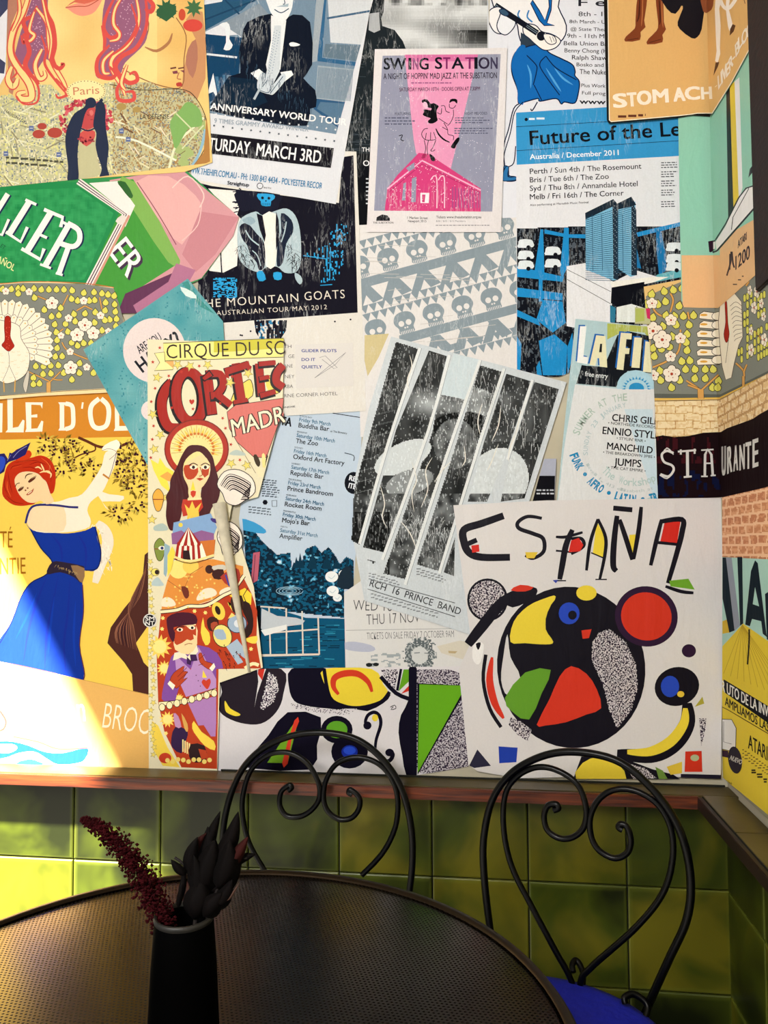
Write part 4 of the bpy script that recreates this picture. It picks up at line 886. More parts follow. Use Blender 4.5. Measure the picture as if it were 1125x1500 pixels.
# --- turkey frieze helper shared by the two prints
GR = '#7d8078'; LF = '#d3cd5e'
def leaf(p, x, y, r, a=0):
    ca, sa = math.cos(a), math.sin(a); P_ = [(0, -1.35), (.5, -.8), (.95, -.2), (.8, .55), (0, .95), (-.8, .55), (-.95, -.2), (-.5, -.8)]
    Q = lambda s_: [(x+(u*ca-v_*sa)*r*s_, y+(u*sa+v_*ca)*r*s_) for u, v_ in P_]
    p.F('#2a2618', Q(1.16)); p.F(LF, Q(.98))
def flower(p, x, y, r):
    for k in range(5):
        a = k*1.2566-1.57; p.E('#3a2c22', x+math.cos(a)*r*.55, y+math.sin(a)*r*.55, r*.52, None, 0, 9)
    for k in range(5):
        a = k*1.2566-1.57; p.E('#e9dfce', x+math.cos(a)*r*.55, y+math.sin(a)*r*.55, r*.44, None, 0, 9)
    p.E('#e9dfce', x, y, r*.4, None, 0, 8); p.E('#a8432c', x, y, r*.17, None, 0, 8); p.D('#8a3426', [(x+math.cos(k*1.2566)*r*.42, y+math.sin(k*1.2566)*r*.42) for k in range(5)], r*.06)
def branch(p, q, w_2=12): p.W('#4a3018', w_2+5, q, 4); p.W('#d09c56', w_2, q, 4)
# left print (E1 frame)
p = Poster('print', 'grey framed print of a white turkey among yellow leaves above the olive oil poster', 'print', '-60,418 0,415 70,412 166,421 183,475 160,575 60,580 0,585 -60,588', 'e8cf9c', 'plain', clip='-60,400 166,414 183,475 160,600 -60,600')
p.part('printed_ground').v('E1').F(GR, '-300,110 0,95 200,80 400,82 700,92 935,125 980,250 1020,400 900,720 880,950 500,970 0,1010 -300,1010').W('#c06a3a', 6, '-300,105 0,88 200,72 400,72 700,85 940,118', 4).W('#6a4a2a', 4, '-300,1020 0,1012 500,975 880,955', 3)
p.part('printed_tree')
for q in ('405,985 405,900 380,880 240,815', '405,900 440,870 500,810', '310,190 380,220 420,250', '560,180 520,260 500,300', '700,270 630,310', '700,270 760,300', '510,570 560,640 720,710', '430,870 470,880 515,880', '820,200 830,250 840,300', '480,490 520,460'): branch(p, q, 10)
branch(p, '400,985 400,900', 34)
for x, y in ((20, 135), (92, 135), (150, 130), (150, 170), (190, 130), (280, 130), (340, 138), (403, 138), (466, 138), (527, 138), (595, 145), (285, 205), (590, 215), (775, 160), (840, 170), (890, 180), (940, 190), (780, 225), (945, 260), (950, 320), (960, 380), (905, 385), (865, 390), (955, 440), (690, 165), (640, 230), (735, 230), (700, 335), (610, 340), (485, 350), (425, 360), (450, 425), (540, 420), (465, 490), (560, 485), (470, 555), (590, 575), (470, 620), (455, 690), (512, 688), (640, 600), (690, 580), (750, 580), (295, 770), (358, 770), (418, 765), (482, 762), (355, 835), (420, 830), (275, 865), (275, 918), (325, 912), (655, 745), (525, 825), (655, 825), (592, 880), (770, 825), (365, 305), (500, 290), (785, 325), (865, 310), (840, 475), (620, 400), (780, 410), (870, 245)): leaf(p, x, y, 26, random.choice((0, 0, .2, -.2)))
for x, y, r in ((428, 248, 56), (700, 430, 62), (635, 510, 60), (768, 495, 56), (582, 780, 60), (690, 228, 34), (565, 372, 34), (828, 350, 34), (48, 150, 32), (240, 155, 32), (503, 515, 30), (578, 648, 32), (715, 775, 32), (893, 480, 30)): flower(p, x, y, r)
p.part('printed_turkey')
FE = '#ece1cc'
def fan(p, cx, cy, r0, r1, a0, a1, n, w_2):
    for i in range(n):
        a = math.radians(a0+(a1-a0)*i/(n-1)); b = a+math.pi/2
        Q = lambda s_: [(cx+math.sin(a)*r0-math.sin(b)*w_2*.6*s_, cy-math.cos(a)*r0+math.cos(b)*w_2*.6*s_), (cx+math.sin(a)*r1*.93-math.sin(b)*w_2*s_, cy-math.cos(a)*r1*.93+math.cos(b)*w_2*s_), (cx+math.sin(a)*(r1+(4 if s_ > 1 else 0)), cy-math.cos(a)*(r1+(4 if s_ > 1 else 0))), (cx+math.sin(a)*r1*.93+math.sin(b)*w_2*s_, cy-math.cos(a)*r1*.93-math.cos(b)*w_2*s_), (cx+math.sin(a)*r0+math.sin(b)*w_2*.6*s_, cy-math.cos(a)*r0-math.cos(b)*w_2*.6*s_)]
        p.F('#4a4038', Q(1.1)); p.F(FE, Q(.95)); p.E('#d8b060', cx+math.sin(a)*r1*.9, cy-math.cos(a)*r1*.9, w_2*.25, None, 0, 6)
fan(p, 60, 600, 150, 385, -80, 112, 21, 32); fan(p, 60, 590, 120, 255, -90, 118, 17, 26)
p.FO(FE, '#4a4038', 4, '-60,430 60,400 160,440 175,540 235,640 245,720 220,820 150,880 60,910 0,890 -60,860', 4).W('#4a4038', 3, '70,650 75,760 20,890', 3).W('#4a4038', 3, '75,760 130,880', 3)
for i in range(30): x = random.uniform(-10, 215); y = random.uniform(640, 860); p.W('#d8c49a', 3, [(x, y), (x+12, y+6), (x+24, y)], 3)
p.FO('#a3291c', '#4a1410', 3, '40,370 62,352 85,370 90,440 85,520 105,570 118,600 100,625 70,645 30,615 15,590 40,550 35,450', 4).D('#d85a48', [(50+random.uniform(0, 30), random.uniform(390, 620)) for _ in range(16)], 4)
p.W('#d0a050', 9, '30,890 35,980', 0).W('#d0a050', 9, '125,880 120,980', 0).FO('#c8c0b0', '#4a4038', 3, '235,800 240,860 215,985 190,930 205,860', 3)
p.build()
# --- happy poster
p = Poster('poster', 'teal creased poster asking ARE YOU HAPPY in a pale circle', 'poster', '275,408 326,470 340,690 222,692 122,512', '5b9aa0', 'creased', clip='275,408 345,470 345,640 222,692 122,512')
p.part('printed_ground').v('Z7').G(lambda x, y: mixc('#4f969e', '#6aa6aa', .5+nz(x, y, .035, 2)) if nz(x, y, .5, 7) > -.45 else '#3c8490', 450, 100, 1300, 1170, 8, '1030,118 1225,340 1275,1170 832,1170 460,495').F('#3f8a86', '1000,130 1030,118 1080,200 1180,300 1100,260')
p.E('#dccdca', 848, 500, 172, 178, 0, 36).E('#dccdca', 830, 830, 55, 55, 0, 20).F('#cfe0dc', '990,150 1060,180 1080,215 1020,200', 2)
p.part('lettering').T('ARE YOU', 768, 520, 892, 440, 46, '#1b1c24', .01).T('HAPPY?', 785, 622, 1005, 455, 76, '#1b1c24', .035)
p.build()
# --- Paris poster
p = Poster('poster', 'sepia poster of a red haired face above a couple and a Paris map', 'poster', '12,-20 298,-20 301,60 311,238 270,252 120,262 -60,280 -60,148 14,140', 'e3c078', 'gloss', clip='-60,-20 298,-20 301,60 311,238 120,262 -60,280')
p.part('printed_portrait').v('Z1')
def skin(x, y):
    return mixc('#ecd08a', '#d8ab62', min(1, max(0, .25+.5*nz(x, y, .02, 5)+(.4 if x > 230 else 0)+(.25 if x < 40 else 0))))
p.G(skin, -20, -70, 1040, 500, 14)
p.F('#b07a66', '40,-40 120,-40 60,120 45,200 60,300 80,420 45,470', 2).F('#c08a60', '950,100 1035,60 1050,400 960,560 930,440 950,300 1000,200', 2).F('#a8705c', '960,250 1000,200 1010,300 985,400 950,330', 2)
p.W('#8a5a3a', 5, '700,-20 760,120 720,240 620,330 700,390 830,440 930,440 940,300 950,180 900,90', 4).W('#a5704a', 16, '740,240 800,260 860,220 880,170', 4, False, .7)
p.F('#2f5a3c', '800,50 850,10 900,30 900,70 850,110 800,80', 0).stars('#2f5a3c', '850,50', 60, 9, .5).stars('#3f6a44', '990,40', 50, 8, .5).E('#c9463c', 985, 130, 50, 32).E('#c04a34', 930, 75, 18, 30)
p.W('#6a3a30', 8, '870,350 900,345', 0).W('#6a3a30', 7, '910,350 940,345', 0).F('#7a3a48', '880,365 905,360 910,375 885,378').F('#7a3a48', '920,360 942,358 940,372').W('#a8604a', 5, '915,370 905,400 925,405', 3).F('#b03a34', '900,425 925,420 930,438 905,442', 2)
p.F('#e8907c', '335,38 400,15 460,5 520,-10 500,40 470,70 420,82 380,70 350,48', 3).F('#cf6450', '335,38 380,12 430,20 480,5 520,-12 510,-40 400,-10', 2).W('#a8442f', 4, '335,38 400,32 450,30 510,-5', 3)
p.part('printed_map')
def mp(x, y):
    n = nz(x, y, .09, 2); b = nz(x*1.4, y*.8, .33, 5); c = nz(x-y*.5, y+x*.4, .5, 9)
    if x > 255 and y > 165 and n > .02: return '#9fb070'
    if b > .32: return '#8d7b58' if x > 165 else '#d3cf86'
    if c > .38: return '#6f7a86'
    if b < -.32: return '#d9d3b0' if x < 165 else '#a5824e'
    return '#b9b792' if x < 160 else '#b8b28a'
p.G(mp, -30, 420, 1085, 975, 6, '-200,520 60,480 120,545 200,430 260,430 330,500 560,420 720,400 830,450 920,455 1000,500 1050,600 1050,720 1000,820 960,880 420,920 0,960 -200,975')
p.F('#b7a27a', '0,960 0,975 -200,980 -200,975') if False else None
for i in range(70):
    x = random.uniform(0, 560); y = random.uniform(540, 940); a = random.choice((-.5, .9, .25, 1.4)); l = random.uniform(30, 110); p.W(random.choice(['#d9d8be', '#d9d8be', '#8a8468', '#e0dfae']), random.choice((3, 5, 7)), [(x, y), (x+math.cos(a)*l, y+math.sin(a)*l)], 0)
for i in range(60):
    x = random.uniform(580, 940); y = random.uniform(560, 870); a = random.choice((.5, -.6, 1.0)); l = random.uniform(20, 60); p.W(random.choice(['#d4cfa8', '#6a4a34', '#8f6a44', '#d8ccb0']), random.choice((3, 5, 8)), [(x, y), (x+math.cos(a)*l, y+math.sin(a)*l)], 0)
p.W('#dde0cc', 10, '590,700 700,720 900,820', 3).W('#d8dcb8', 12, '860,880 900,740 1000,640 1040,600', 4).F('#7aa65c', '870,620 920,560 960,520 1020,560 1030,640 960,660 900,760 880,700', 3).W('#c9cfa4', 7, '900,580 1000,680', 0).W('#c9cfa4', 7, '1040,640 930,760', 0)
p.W('#8ab0c4', 14, '960,880 1020,780 1050,660', 3).W('#3a3428', 4, '560,430 720,460 920,455 1000,500 1055,620 1045,760 960,882', 4).F('#a8763c', '1055,600 1082,820 960,880 1040,780')
for cx, cy, r in ((215, 645, 24), (198, 685, 32), (280, 678, 38), (620, 545, 26), (700, 560, 22)): p.E('#a8443a' if cx < 400 else '#a58a50', cx, cy, r, r*.7)
for x, y in ((300, 790), (30, 785), (160, 655), (620, 670), (655, 712)): p.R('#5a6a9a', x-12, y-12, x+12, y+12); p.W('#c9cfd0', 4, [(x-8, y), (x+8, y)], 0)
p.part('lettering').T('LA DÉFENSE', 715, 606, 865, 606, 22, '#33322c', .01).T('COUR', 893, 482, 950, 478, 14, '#33322c').T('HAUSSMANN', 20, 570, 130, 635, 14, '#33322c', .01).tiny(30, 805, 300, 2, 26, 11, '#4a4a3c', .08).T('Paris', 375, 486, 508, 478, 40, '#c98a6a', .0) 
p.part('printed_hair')
PU = '#8f5a78'; RD = '#cf4e48'; CR = '#f0cf8c'
p.F(PU, '180,-40 240,-40 245,60 270,150 280,250 270,330 230,300 170,380 120,330 70,330 90,220 120,120', 3).F(PU, '560,-40 760,-40 755,120 740,220 640,320 610,380 500,400 490,320 540,240 520,150', 4)
for i in range(150): 
    x = random.choice((random.uniform(140, 240), random.uniform(560, 720))); y = random.uniform(0, 260); p.D('#c79ab0', [(x, y)], 3)
for w_2, c_, q in ((30, CR, '150,-40 120,60 70,150 55,260 90,340 150,430 160,500 110,505 95,480 130,470'), (12, RD, '165,-40 130,70 85,160 70,260 110,340 190,430 190,520 120,530 85,490'),
    (26, CR, '60,340 40,400 60,440 80,430 90,400'), (10, RD, '60,330 85,370 60,400'), (22, RD, '190,30 165,80 120,110 140,180 120,220 110,180'), (12, CR, '175,60 150,150 175,180 150,210 120,200'), (26, RD, '120,170 150,260 130,340 200,430'),
    (16, CR, '185,40 240,120 250,210 270,320 330,430 340,490'), (24, RD, '225,-40 240,60 270,130 280,230 265,310 300,350 325,330 310,325'), (14, RD, '285,400 330,450 350,480 300,500 285,480'), (18, CR, '215,250 180,330 200,400 230,390 225,360'), (14, RD, '210,180 235,260 230,330 290,420 340,480'),
    (20, RD, '600,-40 550,60 530,140 560,190 600,180 600,140 575,150'), (12, CR, '640,-40 590,40 580,120 610,170 600,200 560,210'), (24, RD, '740,-40 750,120 700,240 620,290 590,350 650,420 700,410 690,370 660,380'), (14, CR, '690,-40 710,100 660,220 580,290 570,350 620,440 640,490'),
    (22, RD, '560,230 500,300 500,380 560,400 590,380 560,340'), (12, CR, '580,260 530,310 530,370 560,375'), (18, RD, '520,130 535,200 530,260'), (20, RD, '640,400 600,450 610,510 680,510 680,470 640,470'), (12, CR, '650,330 620,420 640,460'), (24, RD, '715,-40 780,20 770,60 740,45'), (14, RD, '670,20 700,140 640,230 560,290'), (12, CR, '90,-40 100,60 60,160'), (9, CR, '210,-40 235,80 262,200 250,300')):
    if c_ == CR: p.W(RD, w_2+13, q, 6, False, .5)
    p.W(c_, w_2, q, 6, False, .55)
p.part('printed_emblem').E('#efd9a0', 440, 467, 100, 58, 0, 28)
for k in range(34): a = k/34*6.283; p.D('#6a5234', [(440+94*math.cos(a), 467+53*math.sin(a))], 3)
p.part('lettering').T('Paris', 375, 486, 508, 478, 40, '#c07a5a', .0)
p.part('printed_couple')
for i in range(120):
    a = random.uniform(2.2, 7.3); r_ = random.uniform(100, 135); p.D(random.choice(['#b83c48', '#d0606a', '#8f2c3c']), [(440+r_*math.cos(a), 610+r_*.75*math.sin(a))], random.uniform(6, 12))
NV = '#222b44'
p.F('#b9b58e', '405,700 440,640 490,650 500,700 495,800 520,890 440,918 395,915', 0).F('#c4504c', '402,690 440,660 485,672 480,712 442,748 405,715', 2)
p.F('#b8484a', '432,560 462,545 490,556 497,600 480,650 440,660 415,648 420,600', 2).F('#d0706a', '455,570 470,562 478,580 465,592', 2).W('#6a2430', 3, '445,585 455,590', 0).W('#6a2430', 3, '462,612 474,610', 0)
p.F(NV, '432,545 438,512 460,498 482,504 492,528 480,548 450,556 432,590 420,640 408,690 396,790 400,925 346,930 348,850 336,760 334,700 348,640 380,580', 3)
p.F(NV, '488,560 498,530 520,528 540,560 538,620 548,700 556,760 546,850 562,915 508,912 520,862 500,800 488,740 492,680 476,640', 3).E(NV, 512, 545, 24, 28).F(NV, '505,515 518,500 528,512 520,525', 0)
p.W(NV, 7, '412,655 450,668 490,652', 3).D('#a83a48', [(random.uniform(400, 480), random.uniform(700, 730)) for _ in range(26)], 5)
p.build()
# --- checked scrap at the far left edge
p = Poster('poster', 'white and navy patterned poster edge at the top left corner', 'poster', '-60,-20 12,-20 8,110 -2,128 -60,128', 'dcdce2')
p.part('printed_pattern').F('#3f4360', '-60,-20 12,-8 12,12 -30,60 -60,60').F('#3f4360', '-60,60 -8,80 8,92 6,108 -60,100'); p.build()
# --- circus poster (C1/C2 frames), right half torn away and curled
p = Poster('poster', 'torn yellow circus poster of an angel and a masked man, right edge peeling', 'poster', '216,497 300,500 410,495 416,500 414,600 402,640 378,728 340,738 335,768 350,790 372,860 385,978 322,1000 318,1134 268,1136 240,1130 218,1128', 'ded5b4', 'gloss', clip=False)
p.clip = pts('216,495 418,495 418,735 384,978 340,1136 216,1136')
p.part('printed_background').v('C2')
OR = '#b23a18'
p.F('#c9bfa2', '80,-200 170,-200 155,100 150,350 130,700 140,1000 180,1180 250,1330 320,1450 200,1450 80,1440') if False else None
p.F(OR, '160,420 300,410 520,340 690,200 745,310 780,420 775,620 805,790 530,795 520,1440 290,1430 180,1200 140,1010 130,700 150,500')
p.F('#e8c94a', '100,1130 140,1160 200,1300 280,1430 170,1420 110,1320 95,1200').E('#c03a20', 185, 1370, 40, 34)
p.F('#d98a3a', '255,90 500,85 690,130 690,200 560,320 330,400 160,420 170,330 200,220', 0)
p.E('#f0d878', 270, 150, 60, 60).E('#e9c458', 350, 130, 52, 48)
p.F('#e8dcc0', '390,350 395,320 430,280 480,270 515,290 510,320 430,345', 3).F('#e8dcc0', '165,390 170,340 205,330 240,350 250,385', 3).F('#e8dcc0', '535,310 545,285 590,265 620,280 560,315', 3)
p.W('#3a1a14', 28, '155,425 250,415 300,400 340,388 420,388 480,370 560,320 620,290 660,240 695,190', 5).W('#f0e2b8', 18, '155,425 250,415 300,400 340,388 420,388 480,370 560,320 620,290 660,240 695,190', 5)
p.stars('#ead06a', [(random.uniform(190, 520), random.uniform(190, 400)) for _ in range(34)], 9).W('#a05a2a', 4, '200,220 300,290 350,180 430,130', 0)
p.F('#6a2c1e', '290,260 330,270 340,320 320,340 300,310', 2).E('#3a1a14', 470, 150, 26, 28).F('#c8c2b4', '490,130 560,120 585,140 560,160 500,155', 2).F('#3a1a14', '490,160 560,150 560,210 500,210', 2).F('#a33426', '540,200 620,150 660,150 670,220 620,270', 2)
for q in ('600,170 620,270', '630,160 650,250', '575,185 600,260'): p.W('#2a3f9a', 9, q, 0)
p.F('#f0cf38', '600,320 700,270 745,310 740,380 690,360 640,350').W('#3a1a14', 5, '715,380 690,320 720,270', 0)
for x, y in ((170, 465), (165, 535), (445, 430), (375, 420), (740, 665), (190, 1210)): p.stars('#f0d878', [(x, y)], 15, 6, .6)
for x, y, r in ((150, 650, 62), (180, 790, 40), (200, 1120, 42), (275, 985, 26)): p.stars('#f0cc5a', [(x, y)], r*1.3, 12, .6).E('#f4dc84', x, y, r*.7)
for q in ('430,460 415,560 445,640 475,620 470,560 440,520', '700,600 780,580 770,630 720,620', '370,1130 420,1200 500,1260 505,1320 440,1290 390,1230 360,1180', '590,360 620,420 640,360 600,390'): p.F('#f0cf4a', q, 2)
p.part('printed_tuba_player').E('#e8c84a', 530, 420, 40, 60, -20).E('#2a1410', 525, 415, 16, 30, -20).F('#3a1a14', '455,480 490,455 530,480 520,540 470,545', 3).F('#a8482c', '480,500 520,490 530,540 490,545', 2)
p.EO('#ead878', '#3a2a14', 5, 555, 580, 60, 75, -20).F('#9db0c4', '500,545 560,540 580,600 520,600', 2).F('#a2b4c6', '580,650 650,600 725,700 705,730 650,690 690,750 655,765', 0)
p.EO('#9db0c4', '#2a3448', 5, 650, 500, 62, 60).EO('#d8dce0', '#9db0c4', 10, 655, 500, 30, 30).F('#2a1410', '680,360 730,370 755,470 745,560 700,600 690,560 720,500 690,430', 2).F('#3a2018', '615,330 680,320 690,400 640,440 610,390', 2).F('#f0d070', '590,470 615,430 640,450')
for i in range(26): x = random.uniform(480, 680); y = random.uniform(640, 790); p.W('#3a1010', 3, [(x, y), (x+6, y+16)], 0); p.D('#3a1010', [(x, y)], 4)
p.part('printed_man')
p.F('#7d4a9a', '175,1000 165,950 210,760 250,690 400,640 520,690 560,790 515,795 515,900 470,900 470,800 420,760 300,830 250,1000', 2)
p.F('#b58abf', '245,695 350,800 400,650 440,720 515,860 515,915 320,975 260,840', 0).F('#a97ab4', '330,1010 515,970 515,1150 400,1160', 0).F('#a97ab4', '430,1150 515,1140 510,1230 480,1230', 0)
p.F('#ecdfc4', '235,740 245,690 300,680 330,715 390,640 400,680 350,740 290,720').F('#3a1a4a', '325,715 350,740 345,700 385,700 395,740 355,745 350,770 325,760', 0)
p.F('#eccf9a', '240,600 235,520 380,500 392,600 385,650 335,700 250,670', 2).F('#b4401e', '235,520 320,515 350,560 330,600 260,640 240,600', 2).F('#b4401e', '325,540 360,530 370,600 350,610 320,600').F('#b4401e', '355,520 385,510 385,580 365,570')
p.F('#451226', '195,500 200,460 260,430 340,430 385,450 390,500 330,510 240,525 250,560 240,620 220,600 205,560', 2)
for x in (280, 360): p.E('#f0e4c8', x, 540-(x-280)*.15, 20, 12).E('#1c0c10', x, 540-(x-280)*.15, 9, 9)
p.W('#2a1410', 6, '245,545 275,520 310,522', 3).W('#8a3a20', 4, '310,640 335,630 360,632', 3)
for q in ('215,870 240,820 280,790 310,775 300,810 330,810 300,860 330,850 290,890 260,920 240,905', '400,700 420,690 440,740 480,755 500,770 480,800 440,780 410,750'): p.FO('#b4401e', '#5a1a10', 3, q, 2)
for q in ('265,845 325,785', '270,870 332,815', '400,735 440,700', '430,760 400,770'): p.W('#7a2412', 4, q, 0)
p.F('#f0e6d0', '200,890 215,870 250,900 235,930').F('#f0e6d0', '470,790 500,755 510,780 490,810').F('#c43a26', '420,880 435,860 450,870 470,855 480,880 460,925 440,910', 2).F('#f0d040', '425,850 430,800 455,850', 0)
for y in (835, 870, 905): p.D('#5a3a5a', [(385+(y-835)*.4, y)], 4)
p.W('#3a1a14', 30, '145,1020 330,1000 515,930', 3).W('#f0e2b0', 22, '145,1020 330,1000 515,930', 3)
for i in range(8): p.EO('#f0e2b0', '#3a1a14', 4, 165+i*48, 1042-i*13, 20, 24)
p.W('#f0e2b0', 22, '700,790 750,760 790,770', 3)
p.part('printed_drum').F('#2c1440', '225,1240 250,1170 330,1190 320,1260 290,1340 230,1300', 2).F('#b88ab0', '240,1080 270,1100 290,1170 250,1165', 2).F('#d0a050', '290,1080 330,1150 330,1200 310,1180', 2)
for i in range(6): p.W('#ead890', 9, [(300+i*14, 1250+i*8), (300+i*14, 1330+i*6)], 0)
p.F('#2a1418', '350,1280 440,1290 450,1380 380,1400 340,1360', 2).F('#b4401e', '400,1310 450,1320 460,1370 420,1380')
for i in range(9): p.E('#ead070', 200+i*34, 1385+8*math.sin(i*2), 15, 15)
p.part('printed_border').stars('#e6d06a', [(100+random.uniform(-14, 14), 100+i*48) for i in range(27)], 17, 5, .45, '#a89a5a')
p.v('C1')
p.part('printed_banner').FO('#e6dc84', '#3a2a14', 4, '172,100 950,68 950,190 180,215', 0).F('#c6bd3a', '500,88 950,70 950,130 700,150 500,160').FO('#ecdf9a', '#3a2a14', 4, '115,165 180,158 185,220 240,235 235,272 115,278 150,225', 0).F('#e0a860', '185,218 240,215 240,265')
p.part('lettering').T('CIRQUE DU SO', 195, 200, 975, 172, 90, '#2c1a14', -.006)
CD = '#9e2014'
for q in ('610,470 640,400 700,350 740,340 750,440 640,500', '830,320 880,310 900,350 920,420 860,430'): p.part('printed_balloon').F('#e2cf5e', q, 2).W('#3a2a14', 5, q, 3)
p.part('lettering')
def big(q, w_2=60, s_=5):
    P_ = smooth(pts(q), False, s_) if s_ else pts(q)
    p.W('#1c0f10', w_2+18, [(x-6, y+8) for x, y in P_], 0); p.W(CD, w_2, P_, 0)
big('235,350 190,400 165,470 170,560 210,640 290,650', 62); p.F('#1c0f10', '215,345 250,320 262,405 225,400').F(CD, '222,350 246,332 252,395 230,392').F(CD, '270,620 300,585 335,680 285,690')
P_ = [(345+88*math.cos(a)-0*math.sin(a)+20*math.sin(a), 445+160*math.sin(a)-18*math.cos(a)) for a in [k/26*6.283 for k in range(27)]]
p.W('#1c0f10', 84, [(x-5, y+8) for x, y in P_], 0).W(CD, 62, P_, 0)
big('455,300 490,560', 62, 0); big('450,300 540,300 560,370 520,430 480,440', 46); big('520,430 610,500', 44, 0); p.F('#1c0f10', '410,330 470,270 500,310 440,350').F(CD, '425,325 470,282 490,310 440,340')
big('640,230 680,480', 54, 0); big('575,285 730,235', 44, 0); p.F(CD, '570,280 595,300 600,330 575,320').F(CD, '720,235 745,250 735,300 715,270').F('#1c0f10', '620,475 720,460 730,490 625,510').F(CD, '625,470 715,452 722,478 630,496')
big('790,230 810,440', 50, 0); big('790,235 900,225', 30, 0); big('795,330 860,318', 26, 0); big('800,440 900,412', 32, 0)
big('950,240 910,290 905,350 950,385', 50)
p.part('printed_background').stars('#b8301f', [(105, 222), (208, 312), (290, 285), (120, 392), (95, 478), (228, 518), (110, 635), (102, 722), (405, 248), (618, 315), (540, 488), (557, 585), (610, 755), (92, 840), (668, 855), (150, 130), (365, 525), (575, 650)], 13).stars('#e6d06a', [(135, 322), (345, 248), (460, 240), (105, 560), (153, 692), (115, 785), (605, 355), (720, 295), (265, 240), (612, 878), (712, 890), (100, 1240), (175, 1100)], 26, 5, .45, '#a89a5a')
p.F('#b8301f', '340,470 348,462 357,470 366,462 374,472 370,485 357,498 344,485', 0)
p.part('printed_balloon').FO('#cf6f66', '#3a2018', 4, '585,545 640,500 950,455 940,560 910,640 860,780 840,840 760,838 650,740 600,650', 0).F('#cf6f66', '950,600 930,600 940,560 950,540')
for a, b in ((790, 740), (860, 800)): pass
p.part('lettering').T('MADR', 625, 702, 965, 608, 108, '#ece0c4', .012, (-18, -105), 1, None, ('#2c1a14', .07))
p.part('printed_balloon').W('#6a5038', 3, '650,740 770,940', 0).F('#3a2a14', '755,830 775,820 800,870 790,900 770,880', 2).F('#e8d88a', '810,820 830,820 835,900 815,900', 2).F('#3a2a14', '840,815 850,830 830,900', 0).F('#ead8b0', '770,915 825,905 820,965 790,965')
p.part('printed_angel')
p.EO('#f0d890', '#7a2418', 8, 388, 785, 205, 190, 0, 36).EO('#f0d890', '#a8301f', 30, 388, 785, 186, 172, 0, 36)
for k in range(17):
    a = math.radians(-100+k*12.5); p.W('#b0863c', 3, [(388+90*math.sin(a), 790-80*math.cos(a)), (388+168*math.sin(a), 785-155*math.cos(a))], 0)
    a += .11; p.F('#ecc24a', [(388+(r_)*math.sin(a+s_), 785-(r_*.93)*math.cos(a+s_)) for r_, s_ in ((98, -.05), (115, -.07), (155, 0), (115, .07), (98, .05))]); p.E('#c8702c', 388+110*math.sin(a), 785-100*math.cos(a), 9, None, 0, 8)
p.F('#f0d84c', '90,850 140,880 150,840 190,900 240,930 230,980 200,990 220,1070 160,1020 130,960 110,920', 0).F('#e6a24a', '150,960 200,930 240,960 240,1000 200,990')
HB = '#45161a'
p.F(HB, '375,758 440,770 490,830 508,900 530,980 540,1060 520,1130 490,1160 470,1210 460,1270 420,1260 400,1200 410,1120 420,1040 430,980 470,900 440,830 390,800 320,850 300,930 330,1020 340,1090 300,1150 290,1210 270,1270 240,1310 210,1300 190,1220 195,1130 190,1090 215,1040 220,980 260,900 290,830 330,770', 3)
p.F('#eccf9a', '430,822 475,880 470,960 435,1020 410,1050 415,1100 340,1100 335,1030 310,980 300,930 325,870 360,850 400,830', 2).F('#b4401e', '310,890 380,890 400,930 370,975 330,980 308,940', 2).F('#b4401e', '425,890 472,900 465,950 440,970 420,940')
for x in (368, 445): p.E('#f0e4c8', x, 902, 24, 14).E('#2a1410', x, 902, 10, 11); p.W('#2a1410', 6, [(x-30, 890), (x, 876), (x+28, 890)], 4)
p.W('#8a3a20', 5, '410,900 425,950 405,960', 3).F('#b03420', '385,975 410,970 435,976 410,990').F('#c43a26', '350,1060 365,1052 385,1058 380,1085 365,1100 350,1080').F('#f0d040', '350,1050 365,990 380,1050', 0)
p.F('#b8341f', '300,1110 420,1110 430,1160 400,1200 300,1220 290,1160').F('#e8c04a', '310,1140 330,1210 320,1280 345,1225 365,1300 380,1230 410,1260 400,1180 420,1130 380,1170 360,1120 340,1170').W('#ecd9a0', 14, '330,1110 420,1105', 0)
p.F('#7ea0c8', '240,1260 480,1200 520,1290 500,1340 230,1360', 0).F('#8a5a8a', '225,1330 290,1310 330,1340 420,1310 500,1330 500,1400 230,1400').E('#e8c84a', 285, 1275, 14, 14)
p.F('#c8702c', '410,1380 510,1370 500,1470 430,1480')
for k in range(7): p.F(CD if k % 2 == 0 else '#f0e6d0', [(335, 1290), (262+k*22, 1395), (284+k*22, 1395)])
for k in range(10): p.F(CD if k % 2 == 0 else '#f0e6d0', [(262+k*16, 1395), (278+k*16, 1395), (268+(k+1)*19, 1500), (246+k*19, 1500)])
for k in range(7): p.E('#f0e6d0' if k % 2 else CD, 272+k*22, 1398, 11, 14, 0, 10)
p.F('#2a1014', '300,1440 340,1440 350,1500 300,1500').W('#ead890', 14, '240,1480 350,1510 500,1470', 3).W('#3a1a14', 4, '240,1494 350,1524 500,1484', 3)
p.part('printed_wings')
